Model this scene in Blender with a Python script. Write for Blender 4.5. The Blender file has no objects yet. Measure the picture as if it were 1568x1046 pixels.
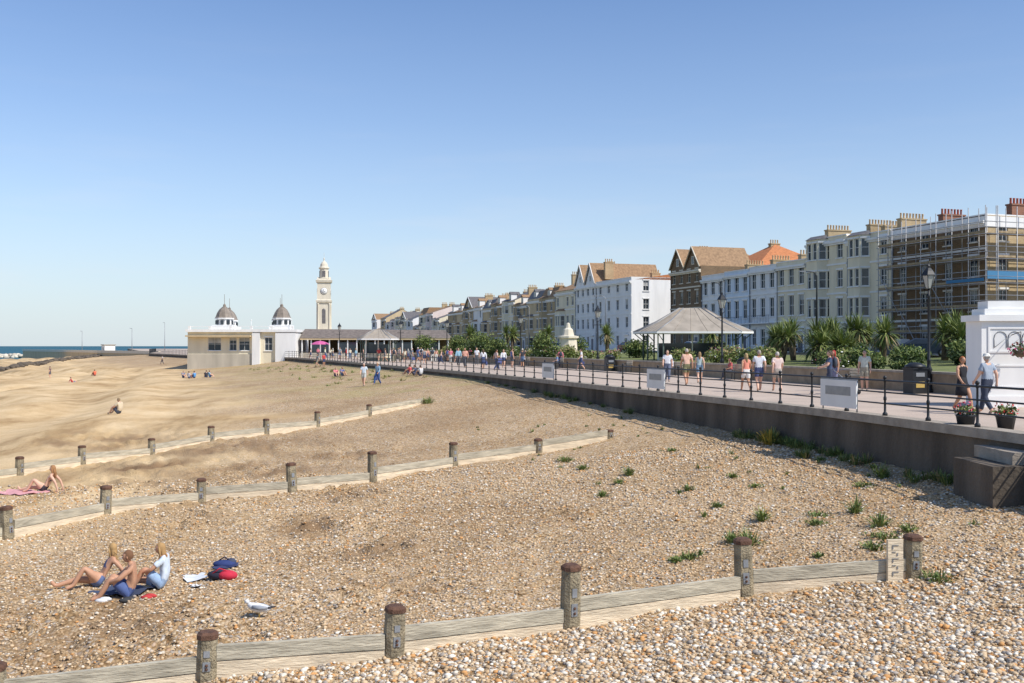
import bpy, bmesh, math, random
import numpy as np
from mathutils import Vector, Matrix, noise
R=random.Random(7)
sc=bpy.context.scene
col=sc.collection
# ------------------------------------------------------------------ materials
MATS={}
def mk(name,c,rough=.85,var=.18,scale=2.0,bump=0.0,bscale=20,metal=0,streak=False,spec=.4):
    if name in MATS: return MATS[name]
    m=bpy.data.materials.new(name); m.use_nodes=True
    nt=m.node_tree; N=nt.nodes; L=nt.links
    b=N['Principled BSDF']; b.inputs['Roughness'].default_value=rough; b.inputs['Metallic'].default_value=metal
    b.inputs['Specular IOR Level'].default_value=spec
    if var>0:
        g=N.new('ShaderNodeNewGeometry'); mp=N.new('ShaderNodeMapping')
        mp.inputs['Scale'].default_value=(1,1,.2 if streak is True else (6 if streak=='grain' else 1))
        L.new(g.outputs['Position'],mp.inputs['Vector'])
        n=N.new('ShaderNodeTexNoise'); n.inputs['Scale'].default_value=scale; n.inputs['Detail'].default_value=5
        L.new(mp.outputs['Vector'],n.inputs['Vector'])
        r=N.new('ShaderNodeValToRGB'); L.new(n.outputs['Fac'],r.inputs['Fac'])
        r.color_ramp.elements[0].position=.3; r.color_ramp.elements[1].position=.7
        r.color_ramp.elements[0].color=tuple(x*(1-var) for x in c)+(1,)
        r.color_ramp.elements[1].color=tuple(min(.9,x*(1+var*.6)) for x in c)+(1,)
        L.new(r.outputs['Color'],b.inputs['Base Color'])
        if bump>0:
            n2=N.new('ShaderNodeTexNoise'); n2.inputs['Scale'].default_value=bscale; n2.inputs['Detail'].default_value=4
            L.new(mp.outputs['Vector'] if streak=='grain' else g.outputs['Position'],n2.inputs['Vector'])
            bp=N.new('ShaderNodeBump'); bp.inputs['Strength'].default_value=bump; bp.inputs['Distance'].default_value=.05
            L.new(n2.outputs['Fac'],bp.inputs['Height']); L.new(bp.outputs['Normal'],b.inputs['Normal'])
    else: b.inputs['Base Color'].default_value=tuple(c)+(1,)
    MATS[name]=m; return m
def cmat(c,rough=.85):
    return mk('cloth_%d_%d_%d'%tuple(int(x*255) for x in c),c,rough,.12,14)
def brick(name,c1,c2,mortar):
    m=bpy.data.materials.new(name); m.use_nodes=True; nt=m.node_tree; N=nt.nodes; L=nt.links
    b=N['Principled BSDF']; b.inputs['Roughness'].default_value=.9
    g=N.new('ShaderNodeNewGeometry'); s=N.new('ShaderNodeSeparateXYZ'); L.new(g.outputs['Position'],s.inputs[0])
    a=N.new('ShaderNodeMath'); a.operation='ADD'; L.new(s.outputs['X'],a.inputs[0]); L.new(s.outputs['Y'],a.inputs[1])
    cb=N.new('ShaderNodeCombineXYZ'); L.new(a.outputs[0],cb.inputs['X']); L.new(s.outputs['Z'],cb.inputs['Y'])
    t=N.new('ShaderNodeTexBrick'); t.inputs['Scale'].default_value=1.0; t.inputs['Brick Width'].default_value=.32; t.inputs['Row Height'].default_value=.11
    t.inputs['Mortar Size'].default_value=.012
    t.inputs['Color1'].default_value=c1+(1,); t.inputs['Color2'].default_value=c2+(1,); t.inputs['Mortar'].default_value=mortar+(1,)
    L.new(cb.outputs[0],t.inputs['Vector'])
    n=N.new('ShaderNodeTexNoise'); n.inputs['Scale'].default_value=.8; n.inputs['Detail'].default_value=5; L.new(g.outputs['Position'],n.inputs['Vector'])
    mx=N.new('ShaderNodeMix'); mx.data_type='RGBA'; mx.blend_type='MULTIPLY'; mx.inputs[0].default_value=.5
    r=N.new('ShaderNodeValToRGB'); r.color_ramp.elements[0].position=.3; r.color_ramp.elements[0].color=(.55,.52,.5,1); r.color_ramp.elements[1].position=.7
    L.new(n.outputs['Fac'],r.inputs['Fac']); L.new(t.outputs['Color'],mx.inputs[6]); L.new(r.outputs['Color'],mx.inputs[7]); L.new(mx.outputs[2],b.inputs['Base Color'])
    MATS[name]=m; return m
white=mk('white_paint',(.80,.79,.76),.6,.08,1.2,streak=True)
white2=mk('white_render',(.78,.77,.75),.7,.10,.8,streak=True)
cream=mk('cream_render',(.76,.68,.50),.75,.12,.8,streak=True)
pblue=mk('pale_blue_render',(.62,.70,.78),.75,.1,.8,streak=True)
pink=mk('pale_pink_render',(.72,.60,.54),.75,.1,.8,streak=True)
ygrey=mk('stone_render',(.50,.45,.36),.8,.18,.8,streak=True)
tan=mk('tan_render',(.58,.45,.27),.8,.15,.8,streak=True)
stone=mk('pale_stone',(.70,.63,.50),.8,.12,1.5,streak=True)
ybrick=brick('yellow_brick',(.50,.37,.19),(.42,.30,.15),(.50,.44,.33))
dbrick=brick('brown_brick',(.24,.145,.065),(.17,.105,.05),(.24,.20,.15))
rbrick=brick('red_brick',(.36,.13,.06),(.28,.10,.05),(.3,.25,.2))
slate=mk('slate_roof',(.15,.14,.14),.6,.3,3)
tile=mk('tan_tile_roof',(.32,.20,.11),.85,.3,3)
otile=mk('orange_tile_roof',(.50,.19,.075),.85,.25,3)
pot=mk('chimney_pot_buff',(.58,.42,.24),.8,.2,3); rpot=mk('chimney_pot_red',(.42,.10,.05),.8,.2,3)
glass=mk('window_glass',(.035,.045,.055),.08,.3,.7,spec=.6)
curtain=mk('window_blind',(.42,.42,.40),.5,.3,.9)
black=mk('black_iron',(.02,.022,.025),.45,.2,5)
grey=mk('grey_metal',(.30,.31,.32),.5,.15,5,metal=.4)
conc=mk('weathered_concrete',(.125,.10,.075),.95,.6,.9,.8,9,streak=True)
cope=mk('coping_concrete',(.36,.31,.25),.9,.25,3,.4,20)
prom=mk('promenade_asphalt',(.50,.40,.32),.95,.12,.7,.3,40)
road_m=mk('road_asphalt',(.06,.06,.062),.9,.2,1,.2,40)
pave=mk('pavement_slabs',(.36,.34,.31),.9,.15,2)
bwall=mk('garden_wall_stone',(.36,.27,.18),.9,.25,2,.5,12)
wood=mk('weathered_wood',(.33,.275,.18),.9,.5,5,1,30)
woodl=mk('pale_plank_wood',(.70,.585,.42),.9,.25,2,.5,7,streak='grain')
woodg=mk('algae_plank_wood',(.48,.43,.325),.9,.35,2,.5,7,streak='grain')
rust=mk('rusty_cap',(.13,.065,.04),.8,.4,12,.5,50)
galv=mk('galvanised_plate',(.36,.38,.40),.45,.2,10,metal=.5)
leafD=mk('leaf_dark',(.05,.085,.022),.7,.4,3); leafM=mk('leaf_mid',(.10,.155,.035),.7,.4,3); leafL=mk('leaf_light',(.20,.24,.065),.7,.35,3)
leafY=mk('leaf_yellow',(.46,.33,.05),.7,.3,4); dry=mk('dry_stem',(.34,.27,.13),.9,.3,4)
flR=mk('flower_red',(.6,.02,.03),.6,.2,9); flP=mk('flower_pink',(.65,.10,.22),.6,.2,9); flW=mk('flower_white',(.8,.78,.75),.6,.1,9)
bark=mk('bark',(.16,.12,.08),.95,.35,5,.6,20)
grass=mk('lawn_grass',(.17,.19,.06),.95,.4,.6,.5,8)
skinL=mk('skin_light',(.66,.40,.28),.55,.08,9); skinT=mk('skin_tanned',(.52,.28,.17),.55,.08,9)
# ------------------------------------------------------------------ mesh builder
class B:
    def __init__(s): s.v=[];s.f=[];s.m=[];s.ms=[];s.sm=[]
    def mi(s,m):
        if m not in s.ms: s.ms.append(m)
        return s.ms.index(m)
    def add(s,vs,fs,m,smooth=False,M=None):
        o=len(s.v); i=s.mi(m)
        if M is not None: vs=[tuple(M@Vector(p)) for p in vs]
        s.v.extend(tuple(p) for p in vs)
        for f in fs: s.f.append(tuple(a+o for a in f)); s.m.append(i); s.sm.append(smooth)
    def box(s,x0,x1,y0,y1,z0,z1,m,M=None,taper=0):
        t=taper
        vs=[(x0,y0,z0),(x1,y0,z0),(x1,y1,z0),(x0,y1,z0),(x0+t,y0+t,z1),(x1-t,y0+t,z1),(x1-t,y1-t,z1),(x0+t,y1-t,z1)]
        s.add(vs,[(0,3,2,1),(4,5,6,7),(0,1,5,4),(1,2,6,5),(2,3,7,6),(3,0,4,7)],m,False,M)
    def quad(s,a,b,c,d,m,M=None): s.add([a,b,c,d],[(0,1,2,3)],m,False,M)
    def lathe(s,pr,c,m,n=12,M=None,smooth=True,rot=0,sx=1,sy=1):
        vs=[];fs=[]
        for r,z in pr:
            for k in range(n):
                a=rot+2*math.pi*k/n; vs.append((c[0]+r*sx*math.cos(a),c[1]+r*sy*math.sin(a),c[2]+z))
        for i in range(len(pr)-1):
            for k in range(n):
                k2=(k+1)%n; fs.append((i*n+k,i*n+k2,(i+1)*n+k2,(i+1)*n+k))
        fs.append(tuple(range(n))[::-1]); fs.append(tuple((len(pr)-1)*n+k for k in range(n)))
        s.add(vs,fs,m,smooth,M)
    def tube(s,pts,rs,m,n=6,M=None,smooth=True):
        pts=[Vector(p) for p in pts]; vs=[];fs=[]
        if not hasattr(rs,'__len__'): rs=[rs]*len(pts)
        up=Vector((0,0,1))
        for i,p in enumerate(pts):
            d=(pts[min(i+1,len(pts)-1)]-pts[max(i-1,0)]).normalized()
            u=d.cross(up)
            if u.length<.1: u=d.cross(Vector((1,0,0)))
            u.normalize(); w=d.cross(u)
            for k in range(n):
                a=2*math.pi*k/n; q=p+(u*math.cos(a)+w*math.sin(a))*rs[i]; vs.append(tuple(q))
        for i in range(len(pts)-1):
            for k in range(n):
                k2=(k+1)%n; fs.append((i*n+k,i*n+k2,(i+1)*n+k2,(i+1)*n+k))
        fs.append(tuple(range(n))[::-1]); fs.append(tuple((len(pts)-1)*n+k for k in range(n)))
        s.add(vs,fs,m,smooth,M)
    def ball(s,c,r,m,n=8,M=None,keep=None):
        if not hasattr(r,'__len__'): r=(r,r,r)
        h=max(4,n//2+1); vs=[];fs=[]
        for i in range(h+1):
            t=math.pi*i/h
            for k in range(n):
                a=2*math.pi*k/n; vs.append((math.sin(t)*math.cos(a),math.sin(t)*math.sin(a),math.cos(t)))
        for i in range(h):
            for k in range(n):
                k2=(k+1)%n; f=(i*n+k,(i+1)*n+k,(i+1)*n+k2,i*n+k2)
                if keep:
                    q=[sum(vs[j][a] for j in f)/4 for a in range(3)]
                    if not keep(q): continue
                fs.append(f)
        vs=[(c[0]+x*r[0],c[1]+y*r[1],c[2]+z*r[2]) for x,y,z in vs]
        s.add(vs,fs,m,True,M)
    def obj(s,name,parent=None):
        me=bpy.data.meshes.new(name); me.from_pydata(s.v,[],s.f)
        for m in s.ms: me.materials.append(m)
        me.polygons.foreach_set('material_index',s.m); me.polygons.foreach_set('use_smooth',s.sm); me.update()
        o=bpy.data.objects.new(name,me); col.objects.link(o)
        if parent: o.parent=parent
        return o
def empty(name,loc=(0,0,0)):
    e=bpy.data.objects.new(name,None); col.objects.link(e); e.empty_display_size=.5; return e
# ------------------------------------------------------------------ site plan (metres; promenade level z=0; +Y is along the front)
YG=np.arange(0,900,1.0)
def smooth_curve(pts,s=4):
    x=np.interp(YG,[p[0] for p in pts],[p[1] for p in pts])
    k=np.exp(-.5*(np.arange(-12,13)/s)**2); k/=k.sum()
    xp=np.pad(x,12,mode='reflect',reflect_type='odd'); return np.convolve(xp,k,'valid')
XWs=smooth_curve([(0,13.2),(15,11.8),(22.5,10.6),(29.7,9.2),(36,7.45),(44,5.1),(56,1.7),(71,-3),(85,-8),(120,-20),(150,-31),(166,-37),(186,-56),(260,-95),(330,-118),(400,-150),(500,-190),(900,-350)],3)
XPs=smooth_curve([(0,21),(20,20.5),(37,18.8),(44,17),(56,14.2),(69,10.8),(99,1.5),(130,-9),(160,-20),(242,-42),(400,-85),(900,-240)],3)
def Xw(y): return float(np.interp(y,YG,XWs))
def Xp(y): return float(np.interp(y,YG,XPs))
def Xf(y): return 74-.334*y
DIST=[(-9.4,35.4,2.2),(-5,25,1.0),(-8.4,25.8,1.0),(-5.6,15.6,1.4),(-7.6,17,1.0),(-9,31,2),(-11.5,42,3),(-14,37,2.5),(-3,22,.8),(-20,48,3),(-6.2,39,1.5),(-13,33.5,1.5),(-5.2,29.5,1),(-2.5,18,.8),(1.5,24,.6)]
def dist_mask(x,y):
    m=0
    for a,b,r in DIST:
        q=((x-a)/(r*1.5))**2+((y-b)/(r*1.6))**2
        if q<4: m=max(m,math.exp(-q*1.3))
    return m
def zb(x,y,fine=True):
    xw=Xw(y); d=max(0,xw-x)
    zw=np.interp(y,[0,22,36,56,71,90,150,300],[-1.25,-1.2,-1.05,-.7,-.35,-.3,-.5,-.6])
    g=np.interp(d,[0,2,5,10,16,25,40,60,100,250,300],[0,.3,.65,1.1,1.42,1.75,2.3,2.9,3.4,4.2,7])
    z=float(zw-g)
    z+=noise.noise((x*.12,y*.12,0))*.22*min(1,d/4)
    if y>395: z-=min(1,(y-395)/45)**2*4
    if d>18 and y>34:
        k=min(1,(d-18)/6)*min(1,(y-34)/12)
        z+=k*.25*math.sin(d*.75+noise.noise((x*.07,y*.05,3))*3.5+y*.03)
    if fine and y<140:
        z+=noise.noise((x*.7,y*.7,5))*.06*min(1,d/1.5)
        k=1+4.5*dist_mask(x,y)
        if y<70: z+=noise.noise((x*2.6,y*2.6,9))*.042*k
        if y<34: z+=noise.noise((x*5.5,y*5.5,4))*.020*k
    return z
# ------------------------------------------------------------------ people
EDG=[('pel','wa','torso'),('wa','ch','torso'),('ch','nb','torso'),('nb','nk','neck')]
for s_ in 'LR':
    EDG+=[('ch','sh'+s_,'shd'),('sh'+s_,'el'+s_,'ua'),('el'+s_,'wr'+s_,'fa'),('wr'+s_,'pa'+s_,'hand'),
          ('pel','hp'+s_,'pelv'),('hp'+s_,'kn'+s_,'thigh'),('kn'+s_,'an'+s_,'shin'),('an'+s_,'to'+s_,'foot')]
RAD={'pel':.125,'wa':.115,'ch':.14,'nb':.07,'nk':.052,'sh':.062,'el':.043,'wr':.028,'pa':.034,'hp':.098,'kn':.062,'an':.040,'to':.036}
def sym(d):
    o={}
    for k,v in d.items():
        if k[0]=='*': o[k[1:]+'L']=(-v[0],v[1],v[2]); o[k[1:]+'R']=v
        else: o[k]=v
    return o
ST={'pel':(0,0,.94),'wa':(0,.0,1.1),'ch':(0,.0,1.30),'nb':(0,-.01,1.45),'nk':(0,.0,1.52),'*sh':(.175,-.01,1.40),'*el':(.23,-.03,1.13),'*wr':(.25,.03,.89),'*pa':(.25,.05,.82),
    '*hp':(.09,0,.88),'*kn':(.10,.02,.48),'*an':(.10,-.02,.085),'*to':(.12,.14,.035)}
POSE={}
POSE['stand']=sym(ST)
a=sym(ST); a.update(knL=(-.09,.20,.55),anL=(-.09,.30,.11),toL=(-.09,.45,.06),knR=(.09,.0,.49),anR=(.09,-.27,.14),toR=(.09,-.16,.035),elL=(-.23,-.12,1.15),wrL=(-.24,-.12,.91),paL=(-.24,-.10,.84),elR=(.23,.06,1.14),wrR=(.23,.22,.95),paR=(.22,.27,.90)); POSE['walkA']=a
a2={}
for k,v in a.items():
    kk=k[:-1]+{'L':'R','R':'L'}[k[-1]] if k[-1] in 'LR' else k; a2[kk]=(-v[0],v[1],v[2])
POSE['walkB']=a2
b=dict(POSE['walkA']); b.update(elR=(.24,-.04,1.13),wrR=(.14,.2,1.12),paR=(.08,.25,1.15)); POSE['carry']=b
b=dict(POSE['stand']); b.update(elL=(-.27,.12,1.16),wrL=(-.2,.34,1.08),paL=(-.18,.40,1.06),elR=(.27,.12,1.16),wrR=(.2,.34,1.08),paR=(.18,.40,1.06)); POSE['push']=b
POSE['hug']=sym({'pel':(0,0,.13),'wa':(0,-.07,.30),'ch':(0,-.06,.50),'nb':(0,-.02,.64),'nk':(0,.02,.70),'*sh':(.17,-.05,.60),'*el':(.25,.16,.42),'*wr':(.12,.36,.34),'*pa':(.06,.40,.33),
  '*hp':(.09,.02,.12),'*kn':(.11,.31,.43),'*an':(.11,.52,.08),'*to':(.12,.67,.035)})
c=dict(POSE['hug'])
c.update(wa=(0,-.10,.28),ch=(0,-.20,.47),nb=(0,-.26,.60),nk=(0,-.27,.67),shL=(-.17,-.25,.56),shR=(.17,-.25,.56),elL=(-.24,-.42,.34),wrL=(-.25,-.50,.10),paL=(-.26,-.48,.035),elR=(.24,-.42,.34),wrR=(.25,-.50,.10),paR=(.26,-.48,.035)); POSE['lean']=c
c=dict(c); c.update(knR=(.12,.43,.15),anR=(.14,.84,.06),toR=(.15,.92,.17)); POSE['leanext']=c
c=dict(POSE['hug']); c.update(knR=(.12,.43,.15),anR=(.14,.84,.06),toR=(.15,.92,.17),wrR=(.2,.30,.22),paR=(.2,.36,.2)); POSE['sitext']=c
POSE['bench']=sym({'pel':(0,0,.50),'wa':(0,-.02,.67),'ch':(0,-.02,.87),'nb':(0,.0,1.01),'nk':(0,.02,1.08),'*sh':(.17,-.01,.96),'*el':(.23,.05,.70),'*wr':(.15,.28,.62),'*pa':(.12,.34,.60),
  '*hp':(.09,.02,.49),'*kn':(.11,.42,.48),'*an':(.11,.42,.085),'*to':(.12,.57,.035)})
CACHE={}
def body(pose,fem,lv=2):
    key=(pose,fem,lv)
    if key in CACHE: return CACHE[key]
    J=POSE[pose]; names=list(J.keys()); idx={n:i for i,n in enumerate(names)}
    me=bpy.data.meshes.new('sk'); me.from_pydata([J[n] for n in names],[(idx[a],idx[b]) for a,b,_ in EDG],[])
    o=bpy.data.objects.new('sk',me); col.objects.link(o)
    o.modifiers.new('s','SKIN'); ss=o.modifiers.new('u','SUBSURF'); ss.levels=lv
    for n in names:
        k=n[:-1] if n[-1] in 'LR' else n; r=RAD[k]*1.12
        if fem: r*={'wa':.84,'ch':.9,'sh':.85,'hp':1.05,'el':.85}.get(k,.95)
        sv=me.skin_vertices[0].data[idx[n]]; sv.radius=(r,r); sv.use_root=(n=='pel')
    bpy.context.view_layer.update()
    dg=bpy.context.evaluated_depsgraph_get(); em=bpy.data.meshes.new_from_object(o.evaluated_get(dg))
    n=len(em.vertices); V=np.zeros(n*3); em.vertices.foreach_get('co',V); V=V.reshape(-1,3)
    Nn=np.zeros(n*3); em.vertices.foreach_get('normal',Nn); Nn=Nn.reshape(-1,3)
    F=[tuple(p.vertices) for p in em.polygons]
    bpy.data.objects.remove(o)
    A=np.array([J[a] for a,b,_ in EDG]); Bq=np.array([J[b] for a,b,_ in EDG]); D=Bq-A
    rr=np.array([RAD[a[:-1] if a[-1] in 'LR' else a] for a,b,_ in EDG])
    def near(Pt):
        t=np.clip(((Pt[:,None,:]-A[None])*D[None]).sum(2)/(D*D).sum(1)[None],0,1)
        q=A[None]+t[:,:,None]*D[None]; ds=np.linalg.norm(Pt[:,None,:]-q,axis=2)-rr[None]*.7
        i=ds.argmin(1); return i,t[np.arange(len(Pt)),i],q[np.arange(len(Pt)),i]
    i,t,q=near(V); ax=np.array(J['ch'])-np.array(J['pel']); ax/=np.linalg.norm(ax); fr=np.cross(ax,[1,0,0]); fr/=np.linalg.norm(fr)
    tors=np.array([EDG[k][2] in('torso','shd','pelv') for k in i])
    comp=((V-q)@fr); V=V-np.where(tors,comp*.26,0)[:,None]*fr[None]
    FC=np.array([V[list(f)].mean(0) for f in F]); fi,ft,_=near(FC)
    CACHE[key]=(V,Nn,F,[(EDG[k][2],k) for k in fi],ft); return CACHE[key]
def covered(kind,part,k,t):
    if kind in('shorts','trousers','brief','skirt'):
        if part=='pelv': return True
        if part=='torso' and k==0 and t<.55: return True
        if part=='thigh': return t<{'shorts':.68,'trousers':2,'brief':.1,'skirt':.5}[kind]
        if part=='shin': return kind=='trousers' and t<.93
        return False
    if kind=='none': return False
    if kind=='bikini': return (part=='torso' and ((k==1 and t>.5) or (k==2 and t<.12))) or (part=='shd' and t<.3)
    if part=='torso': return not(k==0 and t<.45) and not(k==2 and t>.75)
    if part=='shd': return kind!='tank' or t<.75
    if part=='ua': return t<{'tshirt':.6,'long':2,'tank':-1}[kind]
    if part=='fa': return kind=='long' and t<.92
    return False
def person(name,x,y,face=0,pose='stand',h=1.72,top=('tshirt',(.7,.7,.7)),bot=('shorts',(.1,.12,.2)),fem=False,hair=(.08,.05,.03),long=False,hat=None,skin=None,z=0,shoe=(.25,.2,.16),extra=None,bare=False,headturn=0,near=False):
    near=near or (z==.002 and y<56 and x>7)
    skin=skin or (skinL if R.random()<.6 else skinT)
    V,Nn,F,tags,ft=body(pose,fem,3 if near else 2); J=POSE[pose]
    b=B(); mt=cmat(top[1]); mb=cmat(bot[1]); sh=cmat(shoe)
    fm=[]; vc=np.zeros(len(V)); vn=np.zeros(len(V))
    for f,(p,k),t in zip(F,tags,ft):
        c=0
        if covered(top[0],p,k,t): m=mt;c=1
        elif covered(bot[0],p,k,t): m=mb;c=1
        elif p=='foot' and not bare: m=sh
        else: m=skin
        fm.append(m)
        for q in f: vc[q]+=c; vn[q]+=1
    V2=V+Nn*np.where(vc>=vn,.014,np.where(vc>0,.010,0))[:,None]
    b.v=[tuple(q) for q in V2]
    for f,m in zip(F,fm): b.f.append(f); b.m.append(b.mi(m)); b.sm.append(True)
    hm=cmat(hair)
    for s in 'LR':
        pa=Vector(J['pa'+s]); wr=Vector(J['wr'+s]); d=(pa-wr).normalized(); sg=-1 if s=='L' else 1
        inn=Vector((-sg,0,0)); side=d.cross(inn)
        if side.length<.2: side=d.cross(Vector((0,0,1)))
        side.normalize(); inn=side.cross(d)
        for k,(o_,ln) in enumerate([(-.027,.062),(-.009,.072),(.009,.068),(.026,.052)]):
            p0=pa+side*o_; p1=p0+d*(.025+ln*.45)+inn*.004; p2=p1+d*ln*.38+inn*ln*.3; b.tube([p0,p1,p2],[.0095,.009,.007],skin,5)
        p0=wr.lerp(pa,.4)-side*.022; b.tube([p0,p0+d*.035-side*.03,p0+d*.07-side*.032+inn*.012],[.012,.011,.008],skin,5)
    nk=Vector(J['nk']); H=Matrix.Translation(nk+Vector((0,.018,.088)))@Matrix.Rotation(math.radians(headturn),4,'Z')
    o=len(b.v); b.ball((0,0,0),(.074,.092,.115),skin,14,H)
    for i in range(o,len(b.v)):
        q=H.inverted()@Vector(b.v[i])
        if q.z<0: q.x*=1+q.z*2.6; q.y*=(1+q.z*1.2)
        b.v[i]=tuple(H@q)
    b.tube([(0,.083,.015),(0,.099,-.02),(0,.082,-.03)],[.007,.013,.008],skin,6,H)
    eyeW=cmat((.7,.7,.68)); eyeD=cmat((.03,.02,.02)); lip=cmat((.42,.13,.11))
    for sx in(-1,1):
        b.ball((sx*.03,.081,.004),(.013,.008,.008),eyeW,6,H); b.ball((sx*.03,.088,.004),(.006,.004,.006),eyeD,5,H)
        b.ball((sx*.075,-.005,-.005),(.010,.018,.03),skin,6,H); b.tube([(sx*.014,.089,.022),(sx*.045,.078,.024)],.005,hm,4,H)
    b.tube([(-.022,.064,-.056),(0,.071,-.055),(.022,.064,-.056)],.007,lip,4,H)
    b.ball((0,-.014,.014),(.083,.096,.112),hm,16,H,keep=lambda q:(q[2]>.5 or q[1]<.2) and q[2]>-.6)
    if long:
        b.ball((0,-.058,-.06),(.074,.052,.13),hm,12,H); b.tube([(0,-.075,-.06),(0,-.088,-.16),(.01,-.08,-.27),(.015,-.075,-.33)],[.055,.058,.042,.012],hm,8,H)
        for sx in(-1,1): b.tube([(sx*.062,.0,.05),(sx*.078,-.01,-.04),(sx*.07,-.02,-.15),(sx*.06,-.02,-.22)],[.018,.024,.022,.006],hm,6,H)
    if hat:
        hc=cmat(hat); b.lathe([(.15,.045),(.155,.052),(.096,.06),(.092,.10),(.07,.135),(.01,.14)],(0,0,0),hc,12,H)
    if bot[0]=='skirt':
        pe=Vector(J['pel']); b.lathe([(.145,.14),(.17,.0),(.21,-.22),(.235,-.42),(.22,-.42)],tuple(pe),mb,14,sy=.78)
    if extra=='bag':
        w=Vector(J['paR']); bc=cmat((.08,.1,.25)); b.box(w.x-.05,w.x+.07,w.y-.17,w.y+.17,w.z-.48,w.z-.16,bc); b.tube([w+Vector((0,-.12,-.17)),w,w+Vector((0,.12,-.17))],.012,bc,5)
    if extra=='backpack':
        c_=Vector(J['ch']); bc=cmat((.05,.06,.08)); b.ball((c_.x,c_.y-.19,c_.z-.04),(.16,.10,.23),bc,10)
    sca=h/1.74; M=Matrix.Translation((x,y,z))@Matrix.Rotation(math.radians(face),4,'Z')@Matrix.Scale(sca,4)
    ob=b.obj(name); ob.matrix_world=M; return ob
def pprom(*a,**k): return person(*a,z=.002,**k)
def pbeach(name,x,y,*a,**k): return person(name,x,y,*a,z=zb(x,y)+.0,**k)
pprom('walking_woman',13.25,29.3,200,'walkA',1.66,('tank',(.02,.02,.025)),('skirt',(.02,.02,.025)),fem=True,hair=(.35,.12,.04),long=False,skin=skinT)
pprom('walking_man',13.5,28.3,20,'walkB',1.74,('tshirt',(.33,.38,.45)),('trousers',(.04,.05,.08)),hair=(.4,.38,.35),hat=(.72,.70,.64),skin=skinL)
pprom('walking_man',15.3,43.2,150,'stand',1.78,('tshirt',(.55,.58,.50)),('shorts',(.36,.33,.25)),hair=(.15,.12,.1))
pprom('standing_man',12.7,39.8,80,'push',1.78,('tshirt',(.06,.09,.16)),('shorts',(.05,.06,.1)),hair=(.1,.07,.05),extra='backpack')
pprom('standing_woman',13.9,43,120,'stand',1.78,('tank',(.5,.05,.05)),('shorts',(.2,.2,.3)),fem=True,hair=(.4,.03,.03),long=True)
pprom('walking_woman',9.95,42.3,10,'walkA',1.66,('tank',(.75,.28,.20)),('shorts',(.75,.73,.7)),fem=True,hair=(.4,.28,.14),long=True,skin=skinT)
pprom('walking_man',10.55,42.5,-5,'walkB',1.80,('tshirt',(.72,.74,.78)),('shorts',(.06,.08,.18)),hair=(.35,.3,.25))
pprom('walking_man',11.25,42.2,0,'walkA',1.72,('tshirt',(.75,.58,.52)),('shorts',(.45,.40,.34)),hair=(.5,.45,.4))
pprom('walking_man',8.6,49,5,'walkB',1.84,('tshirt',(.75,.48,.36)),('shorts',(.20,.19,.10)),hair=(.45,.4,.35),skin=skinT)
pprom('walking_man',8.35,53.5,170,'walkA',1.75,('tshirt',(.75,.76,.78)),('trousers',(.12,.14,.2)),hair=(.2,.15,.1))
pprom('walking_woman',9.8,52,-10,'walkB',1.66,('tank',(.45,.55,.55)),('shorts',(.2,.3,.4)),fem=True,hair=(.3,.2,.1),long=True)
pal=[(.75,.75,.76),(.1,.15,.35),(.55,.06,.06),(.05,.05,.06),(.6,.45,.4),(.3,.5,.6),(.7,.2,.25),(.25,.28,.3),(.7,.66,.5),(.75,.4,.3)]
pb=[(.05,.07,.15),(.3,.27,.2),(.12,.12,.13),(.6,.58,.52),(.12,.18,.3)]
CROWD=[(0.94,89.6),(-0.74,87.1),(0.0,89.6),(-4.19,88.6),(-5.12,95.2),(-2.38,82.4),(-1.23,78.2),(-3.6,101.6),(4.35,89.6),(-6.71,108.9),(-7.5,105.8),(-8.97,112.1),(-9.57,108.9),(-11.08,117.2),(-11.42,113.7),(-12.62,117.2),(-13.65,121),(-13.71,115.5),(-9.28,121.9),(-10.75,127),(-15.65,122.9),(-17,127),(-21.15,134.9),(-19.66,131.4),(-23.1,138.5),(-24.4,141.1),(-26.1,145.1),(-24.3,149.4),(-27.5,146.5),(-29.1,149.4),(-19.45,138.5),(-16.6,136.1),(-13.95,133.7),(-8.18,126),(-5.08,121),(-30.5,150.9),(-27.8,152.4),(-21.25,146.5),(-12.41,136.1),(-15.96,139.8),(5.58,80.2),(-6.46,117.2)]
for (xx,yy) in CROWD:
    xx=max(xx,Xw(yy)+.8)
    fm=R.random()<.5
    pprom('walking_woman' if fm else 'walking_man',xx,yy,R.choice([0,180,10,170,-60,90]),R.choice(['walkA','walkB','stand','carry']),R.uniform(1.6,1.72) if fm else R.uniform(1.7,1.84),
      (R.choice(['tshirt','tank','tshirt','long']),R.choice(pal)),(R.choice(['shorts','trousers']+(['skirt'] if fm else [])),R.choice(pb)),fem=fm,hair=R.choice([(.05,.03,.02),(.3,.2,.1),(.12,.08,.05),(.5,.47,.43)]),long=fm,extra=R.choice([None,None,'bag','backpack']))
for i,yy in enumerate([84.0,82.3,80.5]):
    pbeach('seated_beachgoer',Xw(yy)-1.0,yy,[70,100,50][i],'hug',1.7,('tshirt',[(.5,.08,.08),(.1,.12,.2),(.6,.6,.6)][i]),('shorts',(.08,.08,.12)))
pbeach('walking_man',-11.3,76,175,'walkA',1.8,('tshirt',(.6,.68,.75)),('shorts',(.45,.45,.42)),hair=(.45,.4,.35))
pbeach('walking_woman',-10.2,75.6,150,'walkB',1.78,('long',(.25,.38,.5)),('trousers',(.05,.10,.25)),fem=True,hair=(.6,.5,.35),extra='bag')
pbeach('seated_man',-23.4,59.3,75,'hug',1.85,('tshirt',(.6,.5,.35)),('shorts',(.06,.07,.1)),hair=(.25,.18,.1))
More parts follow.
